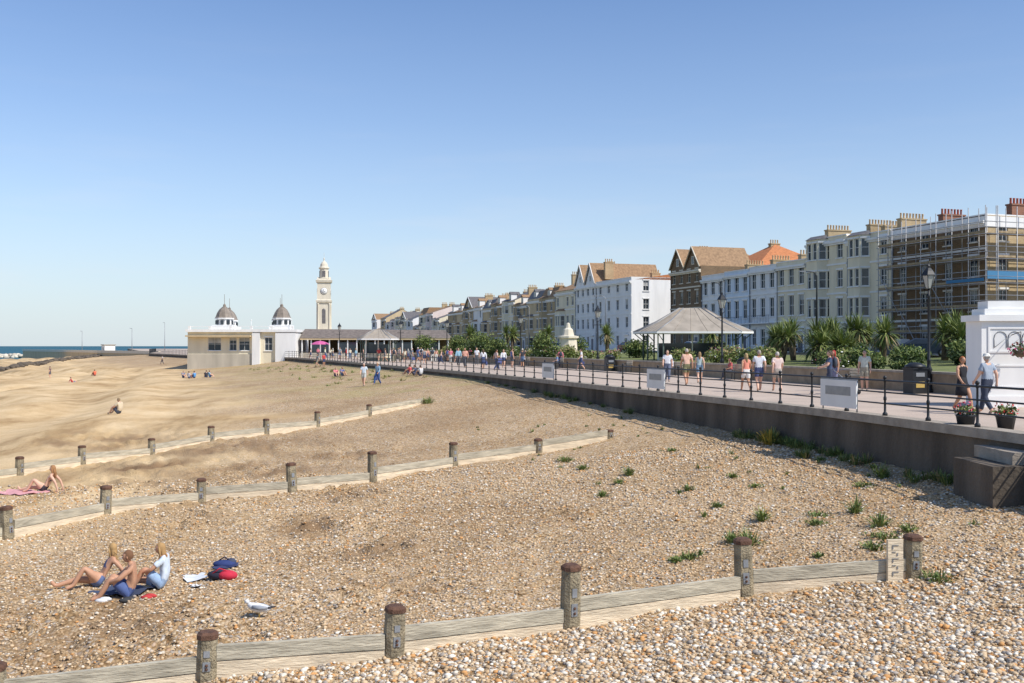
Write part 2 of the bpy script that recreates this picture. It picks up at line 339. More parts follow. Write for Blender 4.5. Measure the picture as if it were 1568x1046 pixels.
pbeach('sunbathing_woman',-15.2,32.4,95,'leanext',1.7,('bikini',(.05,.04,.05)),('brief',(.05,.04,.05)),fem=True,hair=(.35,.18,.08),long=True,bare=True)
for xx,yy,c in [(-39.6,122,(.5,.5,.55)),(-38.6,121,(.1,.3,.6)),(-37.6,122.5,(.05,.05,.06)),(-40.6,123,(.15,.2,.3)),(-36.9,121.5,(.15,.4,.6))]:
    pbeach('seated_beachgoer',xx,yy,R.uniform(0,360),'hug',1.7,('tshirt',c),('shorts',(.05,.08,.2)))
pbeach('seated_beachgoer',-57,136,60,'hug',1.7,('tshirt',(.7,.15,.08)),('shorts',(.3,.1,.1)))
pbeach('standing_man',-64.5,139,90,'stand',1.7,('tshirt',(.15,.1,.1)),('shorts',(.1,.1,.12)))
for xx,yy,po in [(-17,96,'hug'),(-16.2,95,'hug'),(-52,118,'lean'),(-25,128,'walkA'),(-24,127,'stand')]:
    pbeach('seated_beachgoer' if po in('hug','lean') else 'walking_man',xx,yy,R.uniform(0,360),po,1.7,('tshirt',R.choice(pal)),('shorts',R.choice(pb)),hair=(.2,.12,.07))
pbeach('walking_man',-66,188,90,'walkA',1.7,('tshirt',(.5,.5,.5)),('trousers',(.1,.1,.12)))
pbeach('sunbathing_woman',-8.05,19.45,118,'leanext',1.62,('bikini',(.08,.1,.2)),('brief',(.12,.16,.3)),fem=True,hair=(.42,.26,.11),long=True,bare=True,skin=skinT,headturn=-60,near=True)
pbeach('sunbathing_man',-7.1,18.5,104,'hug',1.72,('none',(0,0,0)),('shorts',(.08,.12,.28)),hair=(.18,.09,.045),bare=True,skin=skinT,near=True)
pbeach('sunbathing_woman',-6.62,18.85,96,'sitext',1.66,('tshirt',(.62,.70,.78)),('shorts',(.30,.42,.60)),fem=True,hair=(.40,.24,.10),long=True,bare=True,skin=skinT,near=True)
# ------------------------------------------------------------------ beach terrain
def graded(a,step,flat,end,grow):
    out=[a]
    while out[-1]<end:
        st=step if out[-1]<flat else step+(out[-1]-flat)*grow
        out.append(out[-1]+st)
    return out
Ys=graded(5,.12,27,720,.018); Ds=[-.4]+graded(0,.12,23,320,.03)
V=[];sand=[];dm=[];gr=[]
for y in Ys:
    xw=Xw(y)
    for d in Ds:
        x=xw-d; V.append((x,y,zb(x,y)))
        n1=noise.noise((x*.15,y*.15,1)); n2=noise.noise((x*.5,y*.5,2))
        s=(d-13+n1*7)/7*min(1,max(0,(y-21-n1*8)/12)); sand.append(min(1,max(0,s)))
        dm.append(dist_mask(x,y)*max(0,min(1,.45+1.6*n2)) if y<70 else 0)
        g=0
        if 66<y<170 and d<20: g=max(0,min(1,(n1*1.5+n2+.35)))*(1-d/20)
        if y>180 and d>38: g=-max(0,min(1,n1*2.5+.1))
        gr.append(g)
nD=len(Ds); F=[(i*nD+j,i*nD+j+1,(i+1)*nD+j+1,(i+1)*nD+j) for i in range(len(Ys)-1) for j in range(nD-1)]
me=bpy.data.meshes.new('beach'); me.from_pydata(V,[],F)
for nm,arr in(('sand',sand),('dist',dm),('green',gr)):
    at=me.attributes.new(nm,'FLOAT','POINT'); at.data.foreach_set('value',arr)
me.polygons.foreach_set('use_smooth',[True]*len(F))
beach=bpy.data.objects.new('beach',me); col.objects.link(beach)
m=bpy.data.materials.new('shingle_and_sand'); m.use_nodes=True; nt=m.node_tree;N=nt.nodes;L=nt.links; pb_=N['Principled BSDF']; pb_.inputs['Roughness'].default_value=.95; pb_.inputs['Specular IOR Level'].default_value=.15
geo=N.new('ShaderNodeNewGeometry')
def nz(sc_,det=4,rough=.6):
    n=N.new('ShaderNodeTexNoise'); n.inputs['Scale'].default_value=sc_; n.inputs['Detail'].default_value=det; n.inputs['Roughness'].default_value=rough; L.new(geo.outputs['Position'],n.inputs['Vector']); return n
def ramp(src,els):
    r=N.new('ShaderNodeValToRGB'); L.new(src,r.inputs['Fac']); e=r.color_ramp.elements
    e[0].position,e[0].color=els[0][0],els[0][1]+(1,); e[1].position,e[1].color=els[-1][0],els[-1][1]+(1,)
    for p_,c_ in els[1:-1]: q=e.new(p_); q.color=c_+(1,)
    return r
def mix(f,a,b,mode='MIX'):
    x=N.new('ShaderNodeMix'); x.data_type='RGBA'; x.blend_type=mode
    if isinstance(f,(int,float)): x.inputs[0].default_value=f
    else: L.new(f,x.inputs[0])
    L.new(a,x.inputs[6])
    if isinstance(b,tuple): x.inputs[7].default_value=b+(1,)
    else: L.new(b,x.inputs[7])
    return x.outputs[2]
v1=N.new('ShaderNodeTexVoronoi'); v1.inputs['Scale'].default_value=17; L.new(geo.outputs['Position'],v1.inputs['Vector'])
v2=N.new('ShaderNodeTexVoronoi'); v2.inputs['Scale'].default_value=34; L.new(geo.outputs['Position'],v2.inputs['Vector'])
pe=[(0,(.22,.14,.07)),(.2,(.46,.31,.16)),(.4,(.60,.42,.235)),(.6,(.68,.51,.31)),(.78,(.73,.59,.41)),(.86,(.56,.29,.11)),(.92,(.86,.80,.70)),(1,(.32,.27,.23))]
s1=N.new('ShaderNodeSeparateColor'); L.new(v1.outputs['Color'],s1.inputs[0]); s2=N.new('ShaderNodeSeparateColor'); L.new(v2.outputs['Color'],s2.inputs[0])
p1=ramp(s1.outputs[0],pe); p2=ramp(s2.outputs[0],pe)
nm_=nz(1.3); rm=ramp(nm_.outputs['Fac'],[(.48,(0,0,0)),(.62,(1,1,1))])
peb=mix(rm.outputs['Color'],p1.outputs['Color'],p2.outputs['Color'])
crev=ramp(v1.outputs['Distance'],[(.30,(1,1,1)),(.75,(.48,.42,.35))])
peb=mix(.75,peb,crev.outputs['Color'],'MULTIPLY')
sn=nz(.35,6); sd=ramp(sn.outputs['Fac'],[(.3,(.66,.475,.26)),(.7,(.77,.59,.36))])
sn2=nz(9,5,.7); sdv=ramp(sn2.outputs['Fac'],[(.25,(.80,.78,.75)),(.6,(1,1,1))])
sdc=mix(.8,sd.outputs['Color'],sdv.outputs['Color'],'MULTIPLY')
smp=N.new('ShaderNodeMapping'); smp.inputs['Scale'].default_value=(.55,.16,1); smp.inputs['Rotation'].default_value=(0,0,-.35); L.new(geo.outputs['Position'],smp.inputs[0])
sst=N.new('ShaderNodeTexNoise'); sst.inputs['Scale'].default_value=.6; sst.inputs['Detail'].default_value=7; sst.inputs['Roughness'].default_value=.65; L.new(smp.outputs[0],sst.inputs['Vector'])
ssr=ramp(sst.outputs['Fac'],[(.36,(.68,.62,.54)),(.47,(.93,.91,.88)),(.6,(1.05,1.05,1.05))]); sdc=mix(1.0,sdc,ssr.outputs['Color'],'MULTIPLY')
aS=N.new('ShaderNodeAttribute'); aS.attribute_name='sand'; aD=N.new('ShaderNodeAttribute'); aD.attribute_name='dist'; aG=N.new('ShaderNodeAttribute'); aG.attribute_name='green'
big=nz(.22,5); bigr=ramp(big.outputs['Fac'],[(.36,(.80,.76,.71)),(.5,(.94,.93,.91)),(.62,(1.0,1.0,1.0))])
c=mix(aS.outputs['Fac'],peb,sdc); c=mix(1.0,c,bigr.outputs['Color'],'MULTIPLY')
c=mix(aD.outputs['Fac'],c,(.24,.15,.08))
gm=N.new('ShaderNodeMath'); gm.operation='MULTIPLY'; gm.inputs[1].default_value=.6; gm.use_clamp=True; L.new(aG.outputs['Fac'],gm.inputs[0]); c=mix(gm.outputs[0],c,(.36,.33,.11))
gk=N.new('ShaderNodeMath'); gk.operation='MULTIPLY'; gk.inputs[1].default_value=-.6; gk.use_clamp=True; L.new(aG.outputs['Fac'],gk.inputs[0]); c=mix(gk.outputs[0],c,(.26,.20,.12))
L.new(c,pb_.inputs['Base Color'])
inv=N.new('ShaderNodeMath'); inv.operation='SUBTRACT'; inv.inputs[0].default_value=1; L.new(v1.outputs['Distance'],inv.inputs[1])
b1=N.new('ShaderNodeBump'); b1.inputs['Strength'].default_value=1.0; b1.inputs['Distance'].default_value=.02; L.new(inv.outputs[0],b1.inputs['Height'])
hn=nz(5,6,.7); b2=N.new('ShaderNodeBump'); b2.inputs['Strength'].default_value=.6; b2.inputs['Distance'].default_value=.06; L.new(hn.outputs['Fac'],b2.inputs['Height']); L.new(b1.outputs['Normal'],b2.inputs['Normal'])
L.new(b2.outputs['Normal'],pb_.inputs['Normal']); me.materials.append(m)
# loose stones
bm=bmesh.new(); bmesh.ops.create_icosphere(bm,subdivisions=1,radius=1); iv=np.array([v.co[:] for v in bm.verts]); it=np.array([[v.index for v in f.verts] for f in bm.faces]); bm.free()
rs=np.random.RandomState(3); pts=[]; lo_=[]
while len(pts)<105000:
    y=10.8+rs.rand()**1.4*23; x=rs.uniform(-.56*y,min(Xw(y)-.2,.60*y))
    near=y<15.0+.25*x+noise.noise((x*.5,y*.5,2))*.8
    if rs.rand()<.28+.45*(noise.noise((x*.6,y*.6,7))+.5)+(.5 if near else 0)+(.12 if x>1 else 0): pts.append((x,y,zb(x,y))); lo_.append(near)
pts=np.array(pts); lo_=np.array(lo_); n=len(pts); ra=.012+rs.rand(n)**3*np.where(lo_,.036,.026)+np.maximum(0,pts[:,1]-20)*.0007
scv=np.stack([ra*rs.uniform(.8,1.4,n),ra*rs.uniform(.8,1.2,n),ra*rs.uniform(.45,.8,n)],1); an=rs.rand(n)*6.28
Vv=iv[None]*scv[:,None,:]; cx=np.cos(an)[:,None];sx=np.sin(an)[:,None]
Vr=np.stack([Vv[:,:,0]*cx-Vv[:,:,1]*sx,Vv[:,:,0]*sx+Vv[:,:,1]*cx,Vv[:,:,2]],2)+pts[:,None,:]; Vr[:,:,2]+=ra[:,None]*.25
Ff=(it[None]+(np.arange(n)*len(iv))[:,None,None]).reshape(-1,3)
sm_=bpy.data.meshes.new('pebbles'); sm_.vertices.add(n*len(iv)); sm_.vertices.foreach_set('co',Vr.reshape(-1)); sm_.loops.add(len(Ff)*3); sm_.loops.foreach_set('vertex_index',Ff.reshape(-1).astype(np.int32))
sm_.polygons.add(len(Ff)); sm_.polygons.foreach_set('loop_start',np.arange(len(Ff))*3); sm_.update(calc_edges=True)
pc=np.array([(.66,.58,.46),(.60,.44,.27),(.52,.36,.20),(.60,.31,.11),(.36,.31,.26),(.80,.74,.63),(.27,.18,.10),(.66,.49,.30)])
i1=rs.choice(len(pc),n,p=[.18,.17,.14,.1,.1,.14,.06,.11]); i2=rs.choice(len(pc),n,p=[.12,.24,.20,.08,.08,.05,.09,.14])
cc=pc[np.where(lo_,i1,i2)]*rs.uniform(.82,1.08,(n,1))
ca=sm_.color_attributes.new('Col','FLOAT_COLOR','POINT'); ca.data.foreach_set('color',np.repeat(np.concatenate([cc,np.ones((n,1))],1),len(iv),0).reshape(-1))
sm_.polygons.foreach_set('use_smooth',[True]*len(Ff))
pm=bpy.data.materials.new('pebble_stone'); pm.use_nodes=True; an_=pm.node_tree.nodes.new('ShaderNodeAttribute'); an_.attribute_name='Col'; pm.node_tree.links.new(an_.outputs['Color'],pm.node_tree.nodes['Principled BSDF'].inputs['Base Color']); pm.node_tree.nodes['Principled BSDF'].inputs['Roughness'].default_value=.8
sm_.materials.append(pm); col.objects.link(bpy.data.objects.new('pebbles',sm_))
# ------------------------------------------------------------------ sea
sm=bpy.data.materials.new('sea_water'); sm.use_nodes=True; N=sm.node_tree.nodes; L=sm.node_tree.links; q=N['Principled BSDF']; q.inputs['Roughness'].default_value=.6; q.inputs['Specular IOR Level'].default_value=.1
geo=N.new('ShaderNodeNewGeometry'); mp=N.new('ShaderNodeMapping'); mp.inputs['Scale'].default_value=(.01,.05,1); L.new(geo.outputs['Position'],mp.inputs[0]); n_=N.new('ShaderNodeTexNoise'); n_.inputs['Scale'].default_value=1; n_.inputs['Detail'].default_value=8; L.new(mp.outputs[0],n_.inputs['Vector'])
r=N.new('ShaderNodeValToRGB'); L.new(n_.outputs['Fac'],r.inputs[0]); r.color_ramp.elements[0].position=.35; r.color_ramp.elements[0].color=(.02,.085,.13,1); r.color_ramp.elements[1].position=.7; r.color_ramp.elements[1].color=(.05,.15,.18,1); L.new(r.outputs[0],q.inputs['Base Color'])
b=B(); b.quad((-30000,-3000,-5.6),(30000,-3000,-5.6),(30000,60000,-5.6),(-30000,60000,-5.6),sm); b.obj('sea')
# ------------------------------------------------------------------ promenade
def sweep(b,ys,xf,prof,m,closed=False):
    n=len(prof); vs=[(xf(y)+dx,y,z) for y in ys for dx,z in prof]; fs=[]
    for i in range(len(ys)-1):
        for j in range(n if closed else n-1):
            j2=(j+1)%n; fs.append((i*n+j,i*n+j2,(i+1)*n+j2,(i+1)*n+j))
    if closed: fs+= [tuple(range(n)),tuple((len(ys)-1)*n+k for k in range(n))]
    b.add(vs,fs,m)
ysN=[5+i for i in range(0,180)]+[185+i*6 for i in range(0,90)]
b=B(); vs=[]
for y in ysN: vs+=[(Xw(y)+.45,y,0),(Xp(y)-.01,y,0)]
fs=[(2*i,2*i+1,2*i+3,2*i+2) for i in range(len(ysN)-1)]; b.add(vs,fs,prom); b.obj('promenade')
b=B(); sweep(b,ysN,Xw,[(0.02,.0),(-.06,-3.5),(.5,-3.5),(.5,-.02)],conc,True)
sweep(b,ysN,Xw,[(-.07,.10),(-.07,-.12),(.46,-.12),(.46,.10)],cope,True); b.obj('sea_wall')
b=B(); sweep(b,[y for y in ysN if y<165],Xp,[(0,-.1),(0,.78),(.4,.78),(.4,-.1)],bwall,True); sweep(b,[y for y in ysN if y<165],Xp,[(-.06,.782),(-.06,.88),(.46,.88),(.46,.782)],cope,True); b.obj('garden_wall')
b=B(); vs=[]
K=7
for y in ysN:
    for k in range(K):
        t=k/(K-1); x=Xp(y)+.4+(Xf(y)-15.0-Xp(y)-.4)*t; vs.append((x,y,.62+.48*t+noise.noise((x*.2,y*.2,0))*.06*math.sin(t*3.14)))
b.add(vs,[(i*K+j,i*K+j+1,(i+1)*K+j+1,(i+1)*K+j) for i in range(len(ysN)-1) for j in range(K-1)],grass); b.obj('garden_lawn')
b=B(); sweep(b,[5,895],Xf,[(-15,1.105),(-5,1.105)],road_m)
for y in range(10,400,6): b.add([(Xf(y)-10.06,y,1.11),(Xf(y)-9.94,y,1.11),(Xf(y+3)-9.94,y+3,1.11),(Xf(y+3)-10.06,y+3,1.11)],[(0,1,2,3)],white)
b.obj('road')
b=B(); sweep(b,[5,895],Xf,[(-5,1.0),(-5,1.22),(90,1.22)],pave); sweep(b,[5,895],Xf,[(-15.3,1.0),(-15.3,1.2),(-15,1.2),(-15,1.0)],cope); b.obj('pavement')
b=B(); y=19.0; posts=[]
while y<330:
    posts.append((Xw(y)+.12,y)); dxy=(Xw(y+.5)-Xw(y-.5)); y+=1.9/math.sqrt(1+dxy*dxy)
for i,(x,y) in enumerate(posts):
    n=8 if y<80 else 5
    b.lathe([(.07,.1),(.07,.16),(.035,.2),(.03,.5),(.045,.52),(.045,.58),(.028,.62),(.026,.98),(.04,1.0),(.04,1.06),(.02,1.07)],(x,y,0),black,n); b.ball((x,y,1.11),.055,black,n)
for z in(.42,.72,1.03):
    b.tube([(x,y,z) for x,y in posts],.022 if z<1 else .028,black,5)
b.obj('promenade_railing')
def board(name,yc,w=1.0):
    b=B(); dx=Xw(yc+w/2)-Xw(yc-w/2); e=Vector((dx,w,0)).normalized(); n_=Vector((-e.y,e.x,0)); c=Vector((Xw(yc)+.03,yc,0))
    M=Matrix(((e.x,n_.x,0,c.x),(e.y,n_.y,0,c.y),(0,0,1,0),(0,0,0,1)))
    b.box(-w/2,w/2,0,.03,.2,.98,white,M); b.box(-w/2-.03,w/2+.03,-.012,-.002,.98,1.02,grey,M); b.box(-w*.35,w*.35,.031,.036,.55,.8,grey,M); b.tube([(-w/2+.05,-.03,.0),(-w/2+.05,-.03,1.0)],.025,grey,6,M); b.tube([(w/2-.05,-.03,.0),(w/2-.05,-.03,1.0)],.025,grey,6,M)
    b.obj(name)
board('notice_board',28.6,1.9); board('notice_board',41.2,1.7); board('notice_board',55,1.9)
# ------------------------------------------------------------------ groynes
def groyne(pts,hs,pw=.27,plates=True):
    root=empty('wooden_groyne'); b=B(); pl=B()
    for i,((x,y),h) in enumerate(zip(pts,hs)):
        j=min(i+1,len(pts)-1); i0=max(j-1,0); e=Vector((pts[j][0]-pts[i0][0],pts[j][1]-pts[i0][1],0)).normalized(); n_=Vector((-e.y,e.x,0)); z=zb(x,y)
        tilt=R.uniform(-.04,.04)
        M=Matrix(((e.x,n_.x,0,x),(e.y,n_.y,0,y),(0,0,1,z),(0,0,0,1)))@Matrix.Rotation(tilt,4,'Y')@Matrix.Rotation(R.uniform(-.04,.04),4,'X')
        w=pw/2; ww=w-.012
        pr=[(w,-ww*.6),(w,ww*.6),(ww*.6,w),(-ww*.6,w),(-w,ww*.6),(-w,-ww*.6),(-ww*.6,-w),(ww*.6,-w)]
        vs=[]
        for zz,k in((-1,1),(h*.5,1.0),(h-.07,.93),(h-.068,1.02),(h-.01,1.0),(h+.02,.7)):
            vs+=[(p*k,q_*k,zz) for p,q_ in pr]
        sides=[(r_*8+k,r_*8+(k+1)%8,(r_+1)*8+(k+1)%8,(r_+1)*8+k) for r_ in range(2) for k in range(8)]
        b.add(vs,sides,wood,False,M); b.add(vs,[(r_*8+k,r_*8+(k+1)%8,(r_+1)*8+(k+1)%8,(r_+1)*8+k) for r_ in range(2,5) for k in range(8)]+[tuple(40+k for k in range(8))],rust,False,M)
        if plates:
            for sy in(-1,1):
                b.box(-.05,.05,sy*w-(.012 if sy<0 else -.001),sy*w+(.012 if sy>0 else -.001),h*.22,h*.42,galv,M); b.ball((0,sy*(w+.02),h*.35),.022,rust,6,M); b.ball((0,sy*(w+.02),h*.27),.022,rust,6,M)
                b.box(-.04,.04,sy*w-(.01 if sy<0 else -.001),sy*w+(.01 if sy>0 else -.001),h*.52,h*.66,galv,M)
    for i in range(len(pts)-1):
        (x0,y0),(x1,y1)=pts[i],pts[i+1]; z0=zb(x0,y0);z1=zb(x1,y1); e=Vector((x1-x0,y1-y0,0)); ln=e.length; e.normalize(); n_=Vector((-e.y,e.x,0))
        M=Matrix(((e.x,n_.x,0,x0),(e.y,n_.y,0,y0),(0,0,1,0),(0,0,0,1))); a=.13; off=-.05 if i%2 else -.03
        zt0=z0+.40+(.06 if i%2 else 0); zt1=z1+.31
        for k,(dt,db,mm,yo) in enumerate([(0,.20,woodg,0),(.215,.8,woodl,.012)]):
            vs=[(a,off-.04+yo,zt0-db),(ln-a,off-.04+yo,zt1-db),(ln-a,off+.04-yo,zt1-db),(a,off+.04-yo,zt0-db),(a,off-.04+yo,zt0-dt),(ln-a,off-.04+yo,zt1-dt),(ln-a,off+.04-yo,zt1-dt),(a,off+.04-yo,zt0-dt)]
            pl.add(vs,[(0,3,2,1),(4,5,6,7),(0,1,5,4),(1,2,6,5),(2,3,7,6),(3,0,4,7)],mm,False,M)
    b.obj('posts',root); pl.obj('planks',root); return root
g1=groyne([(-6.7,12.9),(-4.13,13.5),(-1.67,14.06),(.88,15.1),(3.8,16.3),(6.62,16.5)],[.6,.62,.68,.95,.9,.68])
b=B(); M=Matrix.Translation((6.28,16.35,zb(6.28,16.35)))@Matrix.Rotation(.1,4,'Z'); b.box(-.13,.13,-.03,.03,-.6,.68,woodl,M)
for k in range(5): b.box(-.06,.05-.05*(k%2),-.04,-.032,.585-k*.11,.597-k*.11,grey,M); b.box(-.06+.08*(k%2),-.04+.08*(k%2),-.04,-.032,.53-k*.11,.575-k*.11,grey,M)
b.obj('groyne_marker_board')
groyne([(-14.6,22.6),(-12.3,24.3),(-11.1,27.2),(-9.1,29.2),(-6.6,29.9),(-4.4,31.4),(-2.0,34.2),(.95,36),(3.64,37.2)],[.75,.8,.75,.7,.85,.95,.8,.5,.3])
groyne([(-20.5,33),(-18,36.4),(-16.8,38.9),(-15.2,42),(-13.6,45),(-11.6,47),(-9.7,49.6),(-7.6,53),(-5.2,58.0)],[.7]*6+[.75,.6,.2])
b=B()
for i in range(260):
    t=i/259; x=-100-75*t+R.uniform(-1.5,1.5); y=195+235*t+R.uniform(-2,2); r=R.uniform(.5,1.2)
    b.ball((x,y,zb(x,y)+.15),(r,r,r*.6),conc,6)
b.obj('stone_groyne')
b=B(); p0=Vector((-112,330,0)); p1=Vector((-250,520,0)); e=(p1-p0).normalized(); n_=Vector((-e.y,e.x,0)); ln=(p1-p0).length
M=Matrix(((e.x,n_.x,0,p0.x),(e.y,n_.y,0,p0.y),(0,0,1,0),(0,0,0,1)))
b.box(0,ln,-5,5,-8,-.7,tan,M,0); b.box(0,ln,-5.2,-4.4,-.7,.1,stone,M); b.box(0,ln,4.4,5.2,-.7,.3,stone,M); b.obj('harbour_arm')
b=B(); M2=M@Matrix.Translation((88,-1,-.7)); b.box(-2.5,2.5,-2,2,0,3,white,M2); b.box(-2.8,2.8,-2.3,2.3,3,3.3,cope,M2); b.box(-.5,.5,2.0,2.05,0,2.1,slate,M2); b.obj('white_kiosk')
b=B()
for i in range(420):
    r=R.uniform(.8,2); b.ball((R.uniform(-420,-292),640+R.uniform(-8,8),-5.4+R.uniform(0,1.6)),(r*1.3,r,r*.8),stone if R.random()<.6 else ygrey,6)
b.obj('rock_breakwater')
# ------------------------------------------------------------------ buildings
class Fr:
    def __init__(s,O,e,n): s.M=Matrix(((e[0],n[0],0,O[0]),(e[1],n[1],0,O[1]),(0,0,1,O[2]),(0,0,0,1)))
def facade(W,G,T,fr,wid,z0,z1,cols,rows,wm,sill=True,bars=True,tm=None,y=0):
    M=fr.M; tm=tm or white; xs=sorted({0,wid,*[c for q in cols for c in q]}); zs=sorted({z0,z1,*[c for q in rows for c in q]})
    for i in range(len(xs)-1):
        for j in range(len(zs)-1):
            a,bb,c,d=xs[i],xs[i+1],zs[j],zs[j+1]
            if (a,bb) in cols and (c,d) in rows:
                D=-.2+y
                for q in [((a,y,c),(bb,y,c),(bb,D,c),(a,D,c)),((a,y,d),(bb,y,d),(bb,D,d),(a,D,d)),((a,y,c),(a,y,d),(a,D,d),(a,D,c)),((bb,y,c),(bb,y,d),(bb,D,d),(bb,D,c))]: W.quad(*q,wm,M)
                G.quad((a,D,c),(bb,D,c),(bb,D,d),(a,D,d),glass,M)
                rr=R.random()
                if rr<.25: zc=d-(d-c)*R.uniform(.2,.5); G.quad((a,D+.01,zc),(bb,D+.01,zc),(bb,D+.01,d),(a,D+.01,d),curtain,M)
                f=.06; Y0,Y1=D+.02,D+.09
                G.box(a,a+f,Y0,Y1,c,d,tm,M); G.box(bb-f,bb,Y0,Y1,c,d,tm,M); G.box(a+f,bb-f,Y0,Y1,c,c+f,tm,M); G.box(a+f,bb-f,Y0,Y1,d-f,d,tm,M)
                mz=(c+d)/2; G.box(a+f,bb-f,Y0,Y1-.01,mz-.025,mz+.025,tm,M)
                if bars: mx_=(a+bb)/2; G.box(mx_-.015,mx_+.015,Y0,Y1-.02,c+f,d-f,tm,M)
                if sill: T.box(a-.1,bb+.1,y+.003,y+.13,c-.12,c-.002,tm,M); T.box(a-.12,bb+.12,y+.003,y+.07,d+.02,d+.2,tm,M)
            else: W.quad((a,y,c),(bb,y,c),(bb,y,d),(a,y,d),wm,M)
def mkcols(wid,n,w=1.05,x0=0):
    st=wid/n; return [(x0+st*(i+.5)-w/2,x0+st*(i+.5)+w/2) for i in range(n)]
def chimney(b,x,y,z,m=None,pots=4,M=None,w=1.6,h=.75,pm=None):
    m=m or ybrick; b.box(x-.35,x+.35,y-w/2,y+w/2,z-2.2,z+h,m,M); b.box(x-.42,x+.42,y-w/2-.07,y+w/2+.07,z+h,z+h+.15,m,M)
    for i in range(pots): b.lathe([(.13,0),(.11,.1),(.10,.5),(.13,.55),(.1,.57)],(x,y-w/2+.2+(w-.4)*i/max(1,pots-1),z+h+.15),pm or pot,7,M)
E=(-.317,.948); NN=(-.948,-.317)
def building(name,Y0,Y1,top,depth=11,wm=white2,floors=3,nb=2,roof='parapet',rm=None,rh=2.6,chim=(),side=0,bays=(),tm=None,setb=0,z0=1.15,balc=False,wh=1.7,ww=1.05,sidem=None,cpots=4,cm=None,dormers=0,pm=None):
    root=empty(name); W=B();G=B();T=B();Rf=B();C=B()
    wid=(Y1-Y0)/.948-.02; O=(Xf(Y0)-NN[0]*setb,Y0-NN[1]*setb,0); fr=Fr(O,E,NN); M=fr.M; tm=tm or white; rm=rm or slate; sm2=sidem or wm
    fh=(top-z0)/floors
    cols=mkcols(wid,nb,ww); rows=[(z0+fh*i+ (.85 if i else .9),z0+fh*i+.85+min(wh*(1.15 if i==1 else 1),fh-1.25)) for i in range(floors)]
    cl=[c for c in cols if not any(b0-.2<c[0] and c[1]<b1+.2 for b0,b1,_ in bays)]
    facade(W,G,T,fr,wid,z0-.3,top,cl,rows,wm,tm=tm)
    if cl:
        c=cl[0]; T.box(c[0]-.25,c[1]+.25,.004,.14,z0-.1,z0+2.6,tm,M); T.box(c[0]+.05,c[1]-.05,.141,.16,z0-.1,z0+2.1,MATS.get('door_paint') or mk('door_paint',(.05,.07,.12),.4,.1),M)
        T.box(c[0]-.35,c[1]+.35,.142,.5,z0+2.6,z0+2.78,tm,M)
    frs=Fr((O[0]-NN[0]*depth,O[1]-NN[1]*depth,0),NN,(-E[0],-E[1]))
    facade(W,G,T,frs,depth,z0-.3,top,mkcols(depth,side,ww) if side else [],rows if side else [],sm2,tm=tm)
    W.quad((wid,0,z0-.3),(wid,-depth,z0-.3),(wid,-depth,top),(wid,0,top),sm2,M); W.quad((0,-depth,z0-.3),(wid,-depth,z0-.3),(wid,-depth,top),(0,-depth,top),sm2,M)
    for i in range(1,floors): T.box(0,wid,.003,.10,z0+fh*i+.05,z0+fh*i+.25,tm,M)
    T.box(-.02,wid+.0,.003,.38,top-.75,top-.5,tm,M); T.box(0,wid-.02,.003,.22,top-.95,top-.752,tm,M)
    T.tube([(wid-.25,.1,z0),(wid-.25,.1,top-1)],.05,black if R.random()<.5 else grey,6,M)
    for b0,b1,fl in bays:
        bt=z0+fh*fl-.1; d=.9
        for (p,q) in [((b0,0),(b0+.7,d)),((b0+.7,d),(b1-.7,d)),((b1-.7,d),(b1,0))]:
            P0=M@Vector((p[0],p[1],0)); P1=M@Vector((q[0],q[1],0)); e=(P1-P0); l=e.length; e.normalize(); n_=(-e.y,e.x)
            f2=Fr((P0.x,P0.y,0),(e.x,e.y),n_); k=2 if l>1.9 else 1
            facade(W,G,T,f2,l,z0-.3,bt,mkcols(l,k,min(.8,l/k*.7)),[r for r in rows if r[1]<bt],wm,tm=tm,bars=False)
        vs=[(b0-.1,0,bt),(b0+.65,d+.15,bt),(b1-.65,d+.15,bt),(b1+.1,0,bt),(b0+.3,0,bt+.5),(b1-.3,0,bt+.5)]
        Rf.add(vs,[(0,1,4),(1,2,5,4),(2,3,5),(0,3,2,1)],rm,False,M)
    if balc:
        zb_=z0+fh+.1; T.box(.2,wid-.2,.101,1.0,zb_-.12,zb_,tm,M)
        for k in range(int(wid/.35)): T.tube([(.3+k*.35,.95,zb_),(.3+k*.35,.95,zb_+.9)],.018,black,4,M)
        T.box(.2,wid-.2,.93,.97,zb_+.9,zb_+.94,black,M)
    if roof=='parapet':
        Rf.quad((0,-.3,top-.4),(wid,-.3,top-.4),(wid,-depth,top-.4),(0,-depth,top-.4),rm,M); T.box(0,wid,-.3,.08,top,top+.12,tm,M); T.box(0,.3,-depth,-.3,top,top+.12,tm,M); T.box(wid-.3,wid,-depth,-.3,top,top+.12,tm,M)
        if rh>0:
            vs=[(0,-.6,top-.3),(wid,-.6,top-.3),(wid,-depth/2,top+rh*.35),(0,-depth/2,top+rh*.35),(wid,-depth,top-.3),(0,-depth,top-.3)]
            Rf.add(vs,[(0,1,2,3),(3,2,4,5),(0,3,5),(1,4,2)],rm,False,M)
    elif roof=='pitch':
        vs=[(-.0,.35,top-.15),(wid,.35,top-.15),(wid,-depth/2,top+rh),(0,-depth/2,top+rh),(wid,-depth-.3,top-.15),(0,-depth-.3,top-.15)]
        Rf.add(vs,[(0,1,2,3),(3,2,4,5)],rm,False,M); W.add([(0.02,0,top),(0.02,-depth/2,top+rh-.12),(0.02,-depth,top)],[(0,1,2)],sm2,False,M); W.add([(wid-.02,0,top),(wid-.02,-depth/2,top+rh-.12),(wid-.02,-depth,top)],[(0,1,2)],sm2,False,M)
        Rf.box(0,wid,-depth/2-.1,-depth/2+.1,top+rh-.03,top+rh+.08,rm,M)
    elif roof=='hip':
